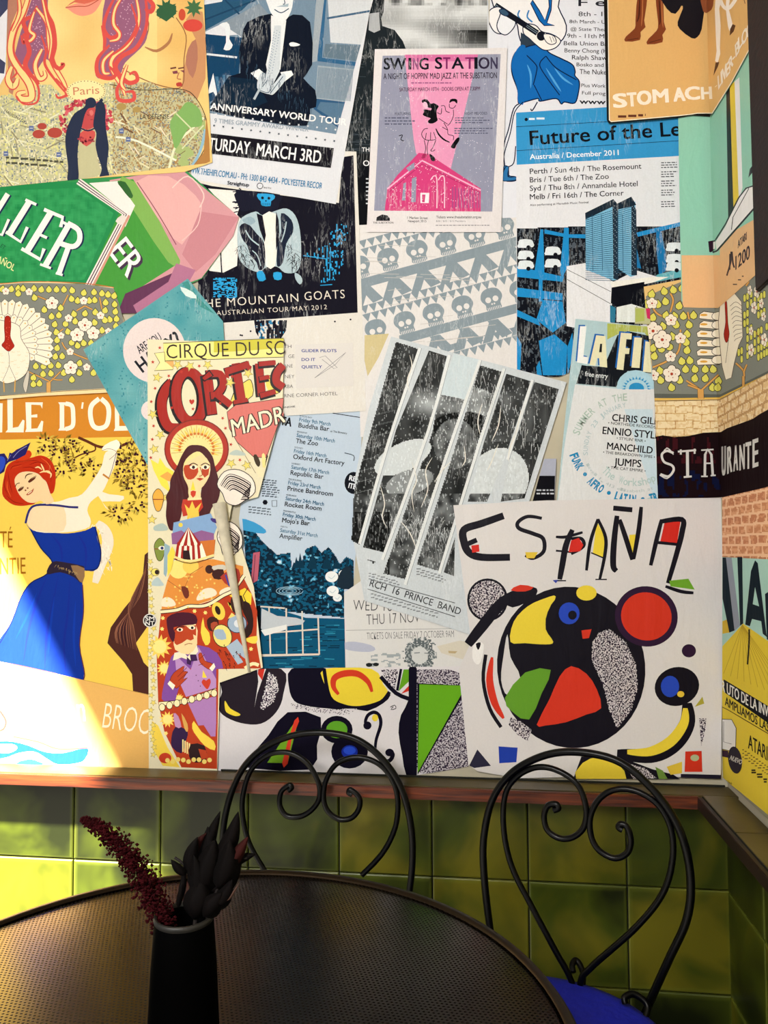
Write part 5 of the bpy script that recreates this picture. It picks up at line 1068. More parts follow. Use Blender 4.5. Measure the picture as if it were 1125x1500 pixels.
for cx, cy, w_2, h_2, a in ((640, 1040, 120, 110, 0), (600, 1380, 80, 110, 0)):
    p.FO('#e6dccf', '#241618', 5, [(cx-w_2, cy-30), (cx-w_2*.6, cy-h_2), (cx+w_2*.2, cy-h_2*1.1), (cx+w_2*.9, cy-h_2*.6), (cx+w_2*1.05, cy+h_2*.2), (cx+w_2*.5, cy+h_2*.7), (cx, cy+h_2), (cx-w_2*.5, cy+h_2*.8), (cx-w_2*.7, cy+h_2*.3)], 3)
    for k in range(8):
        t = k/8; p.W('#241618', 5+(k % 2)*4, [(cx-w_2*(.85-t*.6), cy-20+t*40), (cx-w_2*.3+t*w_2*.3, cy-h_2*(.85-t)), (cx+w_2*(.8-t*.1), cy-h_2*(.4-t)+10), (cx+w_2*.5-t*30, cy+h_2*(.2+t*.5))], 5, False, .5)
p.F('#3f2a70', '480,1230 540,1245 570,1265 540,1270 490,1255', 2)
for x, y, c_ in ((140, 1110, '#e0a840'), (150, 1430, '#7a8a3a')): p.FO(c_, '#4a3a24', 4, [(x-35, y), (x-30, y-40), (x, y-70), (x+30, y-40), (x+35, y), (x+15, y+70), (x-15, y+70)], 3); p.W('#8a2a1a', 5, [(x-34, y), (x+34, y)], 0)
p.E('#f0e6d0', 165, 1425, 24, 14).E('#20306a', 165, 1425, 10, 10)
p.F('#a8b8b0', '110,1290 130,1275 170,1265 200,1290 195,1310 120,1312', 3).F('#b0bcb4', '600,820 640,790 690,805 700,826', 3)
p.v('C2').EO('#e9d76c', '#6a5a3a', 3, 122, 168, 26, 24).E('#2a1c1c', 132, 168, 14, 16).F('#aebfc0', '100,255 105,225 135,200 160,225 175,255', 3).F('#8faab4', '180,-20 215,0 215,90 190,200 175,180').F('#ecd24a', '200,60 230,0 250,40 225,150 200,200')
p.build()
# the part of the sheet that has peeled off and rolled up on itself
def curl(name, A, B, r, ang, mat, parent_label, off, cat=None):
    pass
a = back(323, 738, .004); b = back(366, 985, .004); ax = (b-a).normalized(); side = Vector((0, -1, 0)).cross(ax).normalized()
V = []; Fc = []; n = 22; m_ = 10
for j in range(m_+1):
    t = j/m_; c0 = a+(b-a)*t; R0 = .0185*(1-t*.78)
    for i in range(n+1):
        th = -.2+i/n*5.6; rr = R0*(1-.35*i/n)
        V.append(c0 + side*(rr*math.sin(th)-.0) + Vector((0, -1, 0))*(rr*(1-math.cos(th))))
for j in range(m_):
    for i in range(n): k = j*(n+1)+i; Fc.append((k, k+1, k+n+2, k+n+1))
roll = mobj('poster_curl', V, Fc, plain('bare_paper_back', 'c4bca6', .7, noise_amt=.12, sc=60), None, True)
so = roll.modifiers.new('thick', 'SOLIDIFY'); so.thickness = .0004
par = [o for o in C.objects if o.get('label', '').startswith('torn yellow circus')][0]
roll.parent = par; roll.matrix_parent_inverse = Matrix.Translation(-par.location); roll['label'] = 'rolled strip showing the bare paper back'
# --- round sticker
p = Poster('sticker', 'round black sticker on the left border of the circus poster', 'sticker', [(219.5+10*math.cos(a), 909+10*math.sin(a)) for a in [k/24*6.283 for k in range(24)]], 'd8d6d0')
p.part('printed_disc').E('#14141a', 219.5, 909, 8.6).part('lettering').T('SM', 213, 909, 226, 909, 6, 'd8d6d0', .04).T('NT', 213, 916, 226, 916, 6, 'd8d6d0', .04); p.build()
# --- brick and Restaurante poster, wraps the corner
p = Poster('poster', 'brick wall photograph poster lettered Restaurante, folded round the corner', 'poster', '952,560 1140,520 1140,845 1130,818 1058,815 1058,728 955,728', 'e6cda0', 'plain', wrap=True, clip=False)
p.part('printed_bricks')
def brick_(x, y):
    v = nz(x, y, .25, 2)
    if x < cornerx(y):
        j = int((y+2*nz(x, 0, .05))/11); e = (y+2*nz(x, 0, .05)) % 11; f_ = (x+(j % 2)*13) % 26
        if e < 1.6 or f_ < 1.5: return '#d0ac74' if v > -.2 else '#b88c58'
        return '#e8d4aa' if v > -.1 else '#dfc596'
    P_ = right(x, y); u = -P_.y*260; z_ = P_.z*100; j = int(z_/1.9); e = z_ % 1.9; f_ = (u+(j % 2)*5.5+2*nz(x, y, .1)) % 11
    base = ('#e6cfa6', '#dbb988') if y < 700 else (('#dca078', '#c98862') if j % 2 else ('#d4946e', '#c27f5c'))
    if e < .45 or f_ < 1.8: return '#b98f62' if y < 700 else '#ecc09a'
    return base[0] if v > 0 else base[1]
p.G(brick_, 952, 520, 1140, 728, 1.6); p.G(brick_, 1058, 728, 1140, 845, 1.6)
p.part('printed_sign').v('D3')
p.F('#17080c', '65,470 120,458 200,470 300,462 400,440 520,435 560,410 700,360 740,345 790,310 960,220 960,775 820,818 540,882 80,905')
p.G(lambda x, y: '#3a1016' if nz(x*3, y*.6, .06, 3) > .15 and y < 680 else ('#0a1030' if nz(x*2, y, .07, 5) > .2 and y > 690 else None), 70, 470, 520, 880, 12)
p.F('#1a1f28', '530,440 700,370 800,320 830,330 830,420 700,560 540,620', 0) if False else None
p.part('lettering')
SL = '#cfccc8'
for q in ('195,580 150,565 115,590 130,640 185,665 195,700 160,740 105,725', ): p.W(SL, 16, q, 5)
p.W(SL, 8, '110,600 150,545 195,590', 3).W(SL, 8, '100,730 150,755 190,715', 3)
for q in ('225,570 350,560', '245,555 245,590', '340,550 340,585', '290,565 292,740', '265,745 320,740'): p.W(SL, 20 if q[0:3] in ('290',) else 13, q, 0)
for q in ('410,735 412,590 430,555 455,590 465,735', '412,650 462,650', '385,740 430,740', '450,735 485,732', '385,560 470,555'): p.W(SL, 17 if '590' in q else 10, q, 0)
for t, x0, x1, y0, y1, h in (('U', 528, 552, 733, 728, 195), ('R', 566, 596, 722, 706, 180), ('A', 608, 636, 705, 695, 170), ('N', 650, 682, 698, 688, 170), ('T', 692, 726, 690, 682, 180), ('E', 740, 775, 680, 668, 190)): p.T(t, x0, y0, x1, y1, h, SL, .02, (0, -h))
p.build()
# --- right-hand turkey frieze, wraps the corner (Z6 frame)
p = Poster('print', 'grey turkey and blossom print wrapped round the corner above the brick poster', 'print', '943,420 1000,409 1054,400 1140,360 1140,538 1056,586 957,588 950,500', 'dcb878', 'plain', wrap=True, clip=False)
p.clip = pts('943,420 1000,400 1054,390 1140,355 1140,538 1056,586 957,588')
p.part('printed_ground').v('Z6').F('#7d8078', '185,670 430,625 690,580 1100,390 1100,1230 705,1425 250,1420 215,900').F('#5c5f58', '250,1390 705,1395 1100,1200 1100,1230 705,1425 250,1420').W('#b98a3c', 6, '175,660 430,612', 0).W('#5a3a1a', 4, '250,1440 700,1432 1100,1235', 0).W('#d8b04a', 9, '250,1428 700,1420 1100,1222', 0)
p.part('printed_tree')
for q in ('360,700 380,750 360,830', '240,800 270,840 330,870', '430,950 420,1090 350,1160 240,1210', '480,830 490,880', '570,1420 570,1370 470,1300', '570,1370 690,1260', '480,1330 560,1360', '860,1330 865,1240 810,1180', '865,1240 885,1190', '940,960 990,1020', '880,650 900,620'): branch(p, q, 12)
branch(p, '570,1425 568,1360', 40); branch(p, '862,1340 862,1270', 16)
for x, y in ((232, 710), (320, 690), (382, 680), (328, 760), (440, 670), (200, 780), (275, 780), (420, 790), (330, 855), (390, 860), (450, 860), (520, 855), (240, 870), (490, 920), (400, 920), (310, 930), (475, 985), (375, 1000), (470, 1040), (355, 1070), (475, 1095), (240, 1080), (300, 1085), (440, 1170), (495, 1165), (250, 1135), (465, 1225), (530, 1225), (600, 1225), (655, 1225), (528, 1288), (600, 1288), (690, 1305), (650, 1350), (685, 1350), (290, 1235), (295, 1300), (425, 1300), (370, 1350), (220, 960)): leaf(p, x, y, 26, random.choice((0, .2, -.2)))
for i in range(70):
    x = random.choice((830, 850, 870, 890, 915, 940, 965, 985, 1005, 1022)); y = 760-(x-830)*.62+random.choice(range(0, 9))*58
    if y < 1180-(x-850)*.15 and not (x < 865 and y < 1060): p.F('#2a2618', [(x-9, y-22), (x+9, y-26), (x+10, y+20), (x-8, y+26)], 2).F('#d3cd5e', [(x-7, y-19), (x+7, y-22), (x+8, y+17), (x-6, y+22)], 2)
for x, y, r in ((235, 770, 40), (365, 885, 42), (242, 960, 66), (305, 1020, 66), (430, 1010, 40), (362, 1135, 40), (370, 1255, 62), (245, 1265, 40)): flower(p, x, y, r)
for x, y, r in ((905, 680, 26), (955, 690, 34), (935, 800, 34), (985, 770, 26), (915, 1090, 34), (1005, 1020, 36), (915, 960, 24), (1000, 860, 26)):
    for k in range(5): a = k*1.2566; p.E('#3a2c22', x+math.cos(a)*r*.35, y+math.sin(a)*r*.8, r*.36, r*.6, 0, 9).E('#e9dfce', x+math.cos(a)*r*.35, y+math.sin(a)*r*.8, r*.3, r*.52, 0, 9)
    p.E('#a8432c', x, y, r*.13, r*.2)
p.part('printed_turkey')
for i in range(6):
    y = 850+i*60; q = [(700, y-10+i*3), (590-(i > 1)*20, y-25+i*4), (560-(i > 1)*20, y-5+i*4), (560-(i > 1)*12, y+25+i*4), (700, y+40)]
    p.FO('#ece1cc', '#3a3028', 5, q, 0); p.E('#d8a040', 590, y+i*4, 26, 8)
    p.FO('#ece1cc', '#3a3028', 4, [(715, y-20), (660, y-15), (645, y+15), (670, y+35), (715, y+30)], 2)
p.FO('#ece1cc', '#6a5848', 4, '700,790 740,755 800,700 850,760 858,1000 830,1060 800,1180 780,1280 740,1295 715,1200 700,1050 690,900', 0)
for i in range(9): p.W('#5a4838', 3, [(770+i*4, 790+i*30), (810, 760+i*32), (852, 790+i*26)], 3)
p.W('#5a4838', 3, '760,1020 740,1180', 0)
p.FO('#a3291c', '#4a1410', 3, '735,770 748,765 755,900 765,980 752,1035 738,1030 728,980 740,900', 3)
p.build()
# --- green and peach computer poster, wraps the corner
p = Poster('poster', 'mint green and peach home computer poster numbered 1200, folded round the corner', 'poster', '993,150 1140,-20 1140,370 1052,451 1002,447 998,440', '8fc4ae', 'gloss', wrap=True, clip=False)
p.clip = pts('993,150 1002,-30 1140,-30 1140,372 1053,452 1000,450')
p.part('printed_ground').v('Z6').F('#e0b281', '434,440 700,440 700,330 1100,100 1100,440 690,802 455,800 438,760')
p.v('Z5').F('#12141c', '838,640 862,600 888,1430 852,1500').F('#e0c338', '862,590 895,560 925,1370 888,1440').F('#e6e4e4', '895,560 928,530 950,1290 925,1380')
p.F('#f0c030', '1065,1300 1090,1310 1092,1420 1075,1450 1058,1420', 3)
p.F('#12141c', '990,1220 1000,1160 1060,1080 1112,1000 1112,1015 1065,1090 1040,1150 1060,1140 1030,1170')
p.part('printed_computer').v('Z6').F('#e9e4e4', '670,350 740,240 830,40 900,-30 1000,-45 1010,20 960,90 680,420').W('#12141c', 9, '670,335 740,225 830,45 880,-20 1000,-60', 0).W('#12141c', 5, '900,-20 790,180 780,265', 0).W('#12141c', 12, '650,420 680,410 960,90 1000,40', 0).F('#2a1024', '620,345 670,335 665,400 640,420 628,418').F('#e9e4e4', '655,350 668,345 668,395 655,400')
p.F('#e8c430', '960,20 985,0 1000,60 985,130 965,120', 3)
p.part('lettering').T('ATARI', 824, 392, 884, 330, 50, '#2a1c28', .03, (0, -50)).T('1200', 808, 540, 905, 460, 92, '#2a1c28', .02, (0, -92))
p.W('#2a1c28', 11, '778,415 776,480 748,580', 4).W('#2a1c28', 11, '783,415 790,490 800,525', 4).W('#2a1c28', 9, '770,430 768,540', 0).tiny(790, 640, 80, 1, 10, 8, '#5a4038', -.9)
p.build()
# --- tonic poster
p = Poster('poster', 'tan tonic poster with horse legs and the word Stomach, curved round the corner', 'poster', '884,-20 1140,-20 1140,-12 1116,38 1080,98 1047,160 1040,171 1015,169 990,173 892,181 889,176', '12100e', 'gloss', wrap=True, clip=False, lift=.002)
p.clip = pts('884,-30 1140,-30 1140,-10 1118,38 1044,171 892,181')
p.part('printed_ground').v('Z5').F('#d8ab6c', '22,-150 1300,-150 1150,30 1075,185 870,570 740,775 640,775 600,782 500,792 45,832 35,820').W('#efe4d0', 6, '24,-100 36,825 48,835 500,795 600,784 640,777 742,777 870,572 1078,185', 0)
p.part('printed_horse').F('#7a3a1c', '235,-60 300,-60 275,140 285,185 250,220 245,275 145,285 150,250 210,195 215,140', 2).F('#7a3a1c', '350,-60 400,-60 410,150 425,200 400,240 400,290 295,305 305,265 360,210 370,150', 2)
for q in ('245,-40 240,100 225,150', '375,-40 385,120 380,170', '160,275 235,262', '310,292 390,270'): p.W('#4a1c0e', 12, q, 3, False, .6)
for q in ('265,-40 262,100 255,180', '395,-20 398,120 405,190'): p.W('#b06a3c', 8, q, 3, False, .8)
p.F('#141018', '400,-60 740,-60 690,60 670,200 640,255 600,262 520,200 505,150 540,60 530,40 490,95 430,60', 2).F('#8a4a2c', '660,-60 745,-60 748,40 720,80 680,78', 2)
WL = '#f0e6dc'
p.part('printed_rider').F(WL, '768,-60 820,-60 790,60 800,180 795,330 798,370 780,430 762,420 772,350 765,200 760,60').F('#4a2414', '750,520 765,430 790,425 780,460').F(WL, '840,-60 870,-60 855,60 885,175 860,215 850,180 835,60').F('#4a2414', '862,245 865,200 882,165 902,175 890,215').W(WL, 24, '790,-40 810,30 850,60 900,0 910,-40', 4).W('#4a2a1c', 5, '955,-20 968,25', 0)
p.part('lettering')
for t, x0, x1, y0, y1, h in (('S', 68, 155, 738, 732, 98), ('T', 165, 222, 730, 726, 98), ('O', 232, 322, 718, 714, 98), ('M', 340, 440, 706, 700, 96), ('A', 482, 555, 695, 690, 96), ('C', 560, 655, 684, 680, 92), ('H', 672, 738, 680, 676, 86)): p.T(t, x0, y0, x1, y1, h*.92, '#efe2d0', .07)
for t, x0, x1, y0, y1, h in (('·', 764, 778, 608, 596, 20), ('L', 786, 800, 612, 585, 86), ('I', 806, 814, 580, 565, 84), ('V', 815, 842, 565, 520, 84), ('E', 840, 862, 530, 500, 82), ('R', 862, 886, 490, 445, 80), ('-', 884, 898, 425, 410, 60), ('B', 905, 930, 390, 350, 80), ('L', 925, 948, 345, 305, 80), ('O', 948, 985, 318, 258, 80), ('O', 980, 1020, 272, 200, 80), ('D', 1015, 1058, 205, 130, 82)):
    p.T(t, x0, y0, x1, y1, h, '#efe2d0', .05, (-6, -h))
p.tiny(95, 800, 215, 1, 8, 16, '#5a2a1c', -.06)
p.build()
# --- spill of another magazine page beside the flyer
p = Poster('flyer', 'narrow magenta and green paper scrap behind the top of the summer flyer', 'flyer', '930,450 952,452 953,475 930,474', 'b7b78c')
p.part('printed_panel').F('#c4305e', '946,452 952,452 953,468 948,466').F('#a9b45e', '931,452 944,452 944,470 931,472'); p.build()
# --- summer flyer
p = Poster('flyer', 'pale blue LA FI summer flyer listing DJ names above the colourful painted poster', 'flyer', '843,467 948,478 955,540 957,640 964,735 930,739 890,740 850,738 816,733 825,640', 'a9c3c8', 'light', clip='843,467 948,478 957,540 964,735 890,741 816,733')
p.part('printed_header').v('C8').F('#a8b055', '440,95 690,115 690,200 660,150 560,140 500,160 440,190').F('#12161c', '500,165 560,140 690,170 700,390 560,375 490,470 258,450 290,340 320,345 420,350').F('#d3d5d6', '250,455 500,480 720,480 735,1100 620,1150 150,1140 190,800').F('#bfd2dc', '500,500 700,480 740,1120 720,1140 540,600', 0) if True else None
LC = '#ddd9b4'
def blk(q, o=8): p.F('#1f5fa8', [(x-o, y-o) for x, y in pts(q)]).F(LC if q[0] != '2' else '#e6e8e6', q)
blk('280,112 318,112 300,290 328,295 322,335 262,325'); blk('375,165 430,170 440,355 395,350 392,300 380,300 370,345 335,340', 9); p.F('#12161c', '398,215 410,215 408,265 392,265')
blk('520,150 585,155 582,190 552,188 548,240 572,242 568,275 545,275 535,370 495,365', 9); blk('600,178 645,180 630,358 582,355', 9); blk('665,200 690,205 700,385 650,380', 9)
p.part('printed_sun').E('#a5c9d8', 608, 470, 112, 100).F('#d3d5d6', '490,482 720,482 725,600 500,600').E('#2c8ac0', 612, 478, 45, 34)
for k in range(13): a = math.radians(-90+k*15); p.F('#2c8ac0', [(612+66*math.sin(a-.11), 482-58*math.cos(a-.11)), (612+86*math.sin(a), 482-76*math.cos(a)), (612+66*math.sin(a+.11), 482-58*math.cos(a+.11))])
p.F('#d3d5d6', '480,484 720,484 720,520 480,520')
p.part('lettering').T('free entry', 308, 405, 442, 420, 28, '#d6dcdc', .02)
p.A('SUMMER AT THE', 560, 850, 300, -72, 0, 42, '#a3b7ac', .01).A('SUNDAY 23 JANUARY', 590, 850, 265, -95, -8, 26, '#a9bcc0', .01)
for t, x0, x1, y0, y1, h in (('CHRIS GILL', 468, 740, 668, 692, 40), ('ENNIO STYLES', 412, 770, 745, 778, 42), ('MANCHILD', 438, 705, 835, 862, 40), ('JUMPS', 480, 638, 930, 942, 42)): p.T(t, x0, y0, x1, y1, h, '#121318', .03)
for t, x0, x1, y0, y1 in (('• NORTHSIDE RECORDS •', 445, 740, 688, 716), ("• STYLIN' RNR •", 495, 665, 778, 796), ('• THE BREAKDOWN 3PBS •', 415, 720, 860, 890), ('• THE CAT EMPIRE •', 445, 665, 950, 972)): p.T(t, x0, y0, x1, y1, 16, '#26282e', .015)
p.A('The Workshop', 600, 790, 262, 228, 150, 44, '#a9c0be', .01, True)
p.A('FUNK • AFRO • LATIN • TR', 620, 730, 424, 251, 163, 46, '#1c7fae', .05, True)
p.A('level 1, 413 elizabeth st', 600, 760, 330, 240, 160, 18, '#a9b6b8', .0, True)
p.build()
# --- the big painted poster
p = Poster('poster', 'large white poster with hand painted word España over bold black, red and yellow shapes', 'poster', '664,740 800,733 1058,729 1060,850 1056,1139 900,1137 760,1140 700,1130 686,1120 672,980 690,940', 'd2cecd', 'gloss', clip='660,738 1059,728 1060,1141 672,1141')
INK = '#0d0916'
p.part('painted_lettering').v('D1')
def ink(q, w_2=26, t_=.25): p.W(INK, w_2, q, 5, False, t_)
ink('235,95 150,125 80,150 80,200 100,240 150,258 260,258', 30, .1); ink('95,205 130,190', 26); p.F('#c8281e', '108,212 138,208 140,236 112,240')
ink('385,105 330,98 292,120 296,145 350,165 390,185 392,235 350,262 320,250', 16); p.F('#d8b83a', '320,238 370,238 355,262 325,262')
ink('440,178 480,178 545,160', 12); ink('440,232 500,238', 10); ink('505,150 480,210 465,290 455,345', 24); ink('500,185 540,185 548,215 500,245', 14); p.F('#c8281e', '500,192 530,182 548,210 535,235 490,238'); p.W(INK, 5, '430,350 480,350', 0).F('#2a3a9a', '428,348 450,346 440,360')
p.F('#e2c93a', '600,115 632,180 628,265 585,240'); ink('605,108 575,200 560,310', 14); ink('605,108 635,180 632,250 612,345', 14); ink('578,240 630,262', 7); p.W(INK, 5, '595,345 640,345', 0)
p.F('#e2c93a', '728,170 758,168 742,262 728,262'); ink('680,95 668,200 665,290 678,312', 24); ink('690,110 720,200 740,268', 20); ink('775,60 765,150 745,265', 18); ink('665,65 740,72', 22, .1)
p.F('#c8281e', '868,115 930,112 915,205 850,195'); ink('855,110 835,190 812,290', 18); ink('850,118 935,110 935,160 915,240 880,360', 22); ink('840,200 920,208', 16)
p.F('#6aa02a', '885,350 960,342 985,385 890,372'); ink('870,372 930,392 980,398', 14)
# painted shapes
p.part('painted_shapes')
SP = stip('#2a1e30', '#c9c3c6', .35, .6)
p.E(INK, 172, 425, 80, 84, 0, 28).G(SP, 100, 348, 246, 502, 3, [(172+72*math.cos(k*.3142), 425+76*math.sin(k*.3142)) for k in range(20)]); ink('300,395 225,440 150,530 95,600', 44, .25); p.F(INK, '240,420 300,375 365,380 350,420 270,455', 3).F('#c8321e', '262,388 300,366 352,376 320,392', 2)
p.E(INK, 500, 690, 290, 318, -12, 44)
p.F('#cfcbca', '250,560 235,640 225,740 252,800 300,730 262,650', 3)
p.F('#e2c93a', '262,590 275,510 330,450 400,418 440,412 410,480 400,540 430,590 400,600 320,595', 3)
p.G(SP, 560, 420, 770, 960, 3, '585,560 650,540 715,590 755,680 762,770 735,860 680,930 650,860 625,760 580,660').F(INK, '400,500 440,420 520,395 590,430 615,500 600,570 540,610 470,600 415,560', 3)
p.EO('#2444b4', INK, 6, 492, 478, 44, 46).E(INK, 505, 485, 17, 18).E('#e2c93a', 560, 398, 40, 30).F('#c8321e', '540,545 580,540 570,575 545,578')
p.F('#5f9528', '240,810 320,710 420,700 385,790 335,895 270,865', 2).F('#cd3420', '365,915 415,815 455,725 500,685 560,715 600,775 618,850 560,875 480,905 400,918', 2)
p.G(SP, 250, 880, 345, 985, 3, '262,885 300,900 345,935 330,980 290,955 255,915').W('#cd3420', 30, '190,650 180,740 200,830 235,890', 4, False, .7).W(INK, 14, '165,640 155,740 180,850 225,925', 4)
p.F('#1c3aa0', '215,1000 290,1005 285,1062 218,1066', 0).F('#26243a', '100,1075 132,1012 185,1076 120,1085')
p.EO('#c8321e', '#2a1230', 24, 795, 490, 112, 106, 20, 40)
p.E(INK, 915, 765, 88, 76, -15, 30).E('#2444b4', 888, 765, 36, 42, 0, 20).E('#d8b83a', 930, 795, 14, 12)
p.W(INK, 70, '955,830 955,910 900,990 810,1035 680,1030', 6, False, .5).W('#e2c93a', 42, '948,850 942,910 890,980 810,1020 720,1022', 6, False, .6).E('#2a1230', 962, 625, 28, 26).F('#a9a03a', '985,845 1015,805 1022,832', 0)
p.F(INK, '540,1040 700,1045 820,1090 900,1110 960,1150 500,1150', 0).F('#e2c93a', '545,1065 610,1040 665,1050 720,1140 520,1135', 2).G(SP, 700, 1060, 840, 1130, 3, '705,1062 790,1085 835,1125 745,1130')
p.F('#6a8a3a', '830,1080 860,1095 880,1130 845,1130').F('#d8b83a', '875,1080 935,1060 935,1105 890,1112').G(SP, 1002, 890, 1030, 1000, 3, '1002,890 1030,890 1026,940 1010,1000')
p.F('#c8321e', '945,1100 948,1020 1012,1018 1015,1100', 0).E('#a8b088', 985, 1045, 17, 13).F('#1c1828', '930,1108 1088,1112 1088,1128 930,1122')
p.build()
# white tape tag beside it
p = Poster('sticky_tape', 'small white torn tape tag on the left edge of the painted poster', 'tape', '693,946 700,940 707,942 709,950 704,970 698,973 692,964', 'e6e4e2', 'light', clip=False, sm=2); p.part('torn_hole').F('#17151c', '697,943 704,941 703,948 700,952', 2); p.build()
# --- yellow computer bill on the right wall
p = Poster('poster', 'yellow home computer poster on the right wall, lettered UTO DE LA INVESTIGA', 'poster', '1058,816 1140,820 1140,1230 1128,1190 1058,1138', 'a8cfc4', 'plain', wall='R', clip='1058,800 1200,800 1200,1270 1058,1138')
p.part('printed_header').v('D4').F('#e0c63e', '175,440 230,380 265,340 380,420 520,560 520,1300 380,1185 240,1075 165,1010 165,720').F('#cfae3a', '175,330 200,320 205,380 175,385')
p.F('#12202a', '175,50 195,50 230,370 205,380 175,230').F('#8f97a4', '190,50 215,50 252,350 228,372').F('#12202a', '240,48 262,48 266,340 252,350')
p.F('#12202a', '318,62 330,75 370,400 352,385 345,330 305,320 295,352 275,345 300,110').F('#a8cfc4', '318,180 336,265 308,255').F('#12202a', '362,210 378,200 400,420 370,410') 
for i in range(12): p.W('#b89a2c', 2, [(262, 345), (180+i*30, 560+i*12)], 0)
p.W('#2a2418', 7, '292,365 292,420 285,520', 3)
p.part('printed_banner').F('#14141a', '180,585 520,790 520,880 180,640')
p.part('lettering').T('R UTO DE LA INVESTIGA', 172, 635, 460, 800, 44, '#e6e4dc', .02, (0, -46)).T('AMPLIAMOS LAS POSIBI', 186, 698, 460, 868, 38, '#1c1a1a', .02, (0, -38)).T('ATARI 1', 288, 888, 392, 956, 64, '#1c1a1a', .01, (0, -62))
p.tiny(262, 895, 180, 3, 16, 4, '#6a5a2c', .7); p.tiny(302, 985, 100, 2, 10, 7, '#2a2418', .75); p.T('Atari España', 180, 1030, 215, 1048, 9, '#1c1a1a', .01)
p.W('#3a3020', 3, '170,705 200,720 420,850', 0)
p.part('printed_computer').F('#e4e2de', '165,760 215,762 235,800 232,905 165,890').W('#3a3434', 3, '165,760 215,762 235,800 232,905 165,890', 0).W('#4a4444', 2, '180,770 180,860 215,870', 0).F('#3a2434', '162,895 200,900 200,930 162,922').E('#2c2630', 230, 940, 30, 60, -8).T('NUEVO', 206, 938, 256, 960, 20, '#d8d4cc', .02)
p.part('torn_edge').F('#8f8a76', '200,1040 250,1078 380,1185 440,1240 440,1262 375,1215 250,1100')
p.build()
# ================================================================ table, chairs, vase
def tube(name, path, r, mat, parent=None, res=10, closed=False, taper=None):
    """ a round bar swept along points """
    n = len(path); V = []; Fc = []; up = None
    T0 = None
    for i in range(n):
        a = path[max(i-1, 0)]; b = path[min(i+1, n-1)]
        t = (b-a).normalized()
        if up is None:
            up = t.orthogonal().normalized()
        up = (up - t*up.dot(t)).normalized(); sd = t.cross(up); rr = r if taper is None else taper(i/(n-1))
        for k in range(res):
            q = 2*math.pi*k/res; V.append(path[i] + (up*math.cos(q)+sd*math.sin(q))*rr)
    for i in range(n-1):
        for k in range(res): Fc.append((i*res+k, i*res+(k+1) % res, (i+1)*res+(k+1) % res, (i+1)*res+k))
    Fc.append(tuple(range(res))[::-1]); Fc.append(tuple((n-1)*res+k for k in range(res)))
    return mobj(name, V, Fc, mat, parent, True)
def sm3(P, n=6):
    out = []; L_ = len(P)
    for i in range(L_-1):
        a, b, c, d = P[max(i-1, 0)], P[i], P[i+1], P[min(i+2, L_-1)]
        for k in range(n):
            t = k/n; out.append(.5*(2*b+(c-a)*t+(2*a-5*b+4*c-d)*t*t+(3*b-a-3*c+d)*t**3))
    out.append(P[-1]); return out
def lathe(name, prof, mat, parent=None, n=40, at_=(0, 0, 0), jag=None):
    V = []; Fc = []
    for (r_, z_) in prof:
        for k in range(n): a = 2*math.pi*k/n; V.append((at_[0]+r_*math.cos(a), at_[1]+r_*math.sin(a), at_[2]+z_))
    for i in range(len(prof)-1):
        for k in range(n): Fc.append((i*n+k, i*n+(k+1) % n, (i+1)*n+(k+1) % n, (i+1)*n+k))
    return mobj(name, V, Fc, mat, parent, True)
def perf_mat():
    m, N, L, B = newmat('perforated_bronze_metal'); geo = nd(N, 'ShaderNodeNewGeometry')
    mp = nd(N, 'ShaderNodeMapping'); mp.inputs['Scale'].default_value = (180, 180*1.1547, 1); mp.inputs['Rotation'].default_value = (0, 0, .12); L.new(geo.outputs['Position'], mp.inputs['Vector'])
    sp = nd(N, 'ShaderNodeSeparateXYZ'); L.new(mp.outputs[0], sp.inputs[0])
    row_ = mathn(N, L, 'FLOOR', sp.outputs[1]); sh = mathn(N, L, 'MULTIPLY', mathn(N, L, 'MODULO', row_, 2.0), .5)
    fx = mathn(N, L, 'SUBTRACT', mathn(N, L, 'FRACT', mathn(N, L, 'ADD', sp.outputs[0], sh)), .5); fy = mathn(N, L, 'SUBTRACT', mathn(N, L, 'FRACT', sp.outputs[1]), .5)
    dd = mathn(N, L, 'SQRT', mathn(N, L, 'ADD', mathn(N, L, 'MULTIPLY', fx, fx), mathn(N, L, 'MULTIPLY', fy, fy)))
    hole = mathn(N, L, 'LESS_THAN', dd, .27)
    mx = nd(N, 'ShaderNodeMix', data_type='RGBA'); L.new(hole, mx.inputs['Factor']); mx.inputs[6].default_value = (*hexc('2c231a'), 1); mx.inputs[7].default_value = (*hexc('080605'), 1)
    L.new(mx.outputs[2], B.inputs['Base Color'])
    rg = mathn(N, L, 'MULTIPLY_ADD', hole, .4, .25); L.new(rg, B.inputs['Roughness'])
    B.inputs['Metallic'].default_value = 1
    bp = nd(N, 'ShaderNodeBump', Strength=.4, Distance=.001); L.new(mathn(N, L, 'SUBTRACT', 1.0, hole), bp.inputs['Height']); L.new(bp.outputs[0], B.inputs['Normal'])
    return m
MBLK = plain('black_painted_iron', '010102', .32, .0, .2, .2, 30)
MRIM = plain('bronze_table_rim', '2a2118', .4, .9, .3, .1)
TZ = .74
def circ3(a, b, c):
    ax_, ay, bx_, by, cx_, cy = a.x, a.y, b.x, b.y, c.x, c.y
    d_ = 2*(ax_*(by-cy)+bx_*(cy-ay)+cx_*(ay-by))
    ux = ((ax_**2+ay**2)*(by-cy)+(bx_**2+by**2)*(cy-ay)+(cx_**2+cy**2)*(ay-by))/d_
    uy = ((ax_**2+ay**2)*(cx_-bx_)+(bx_**2+by**2)*(ax_-cx_)+(cx_**2+cy**2)*(bx_-ax_))/d_
    return ux, uy, math.hypot(ax_-ux, ay-uy)
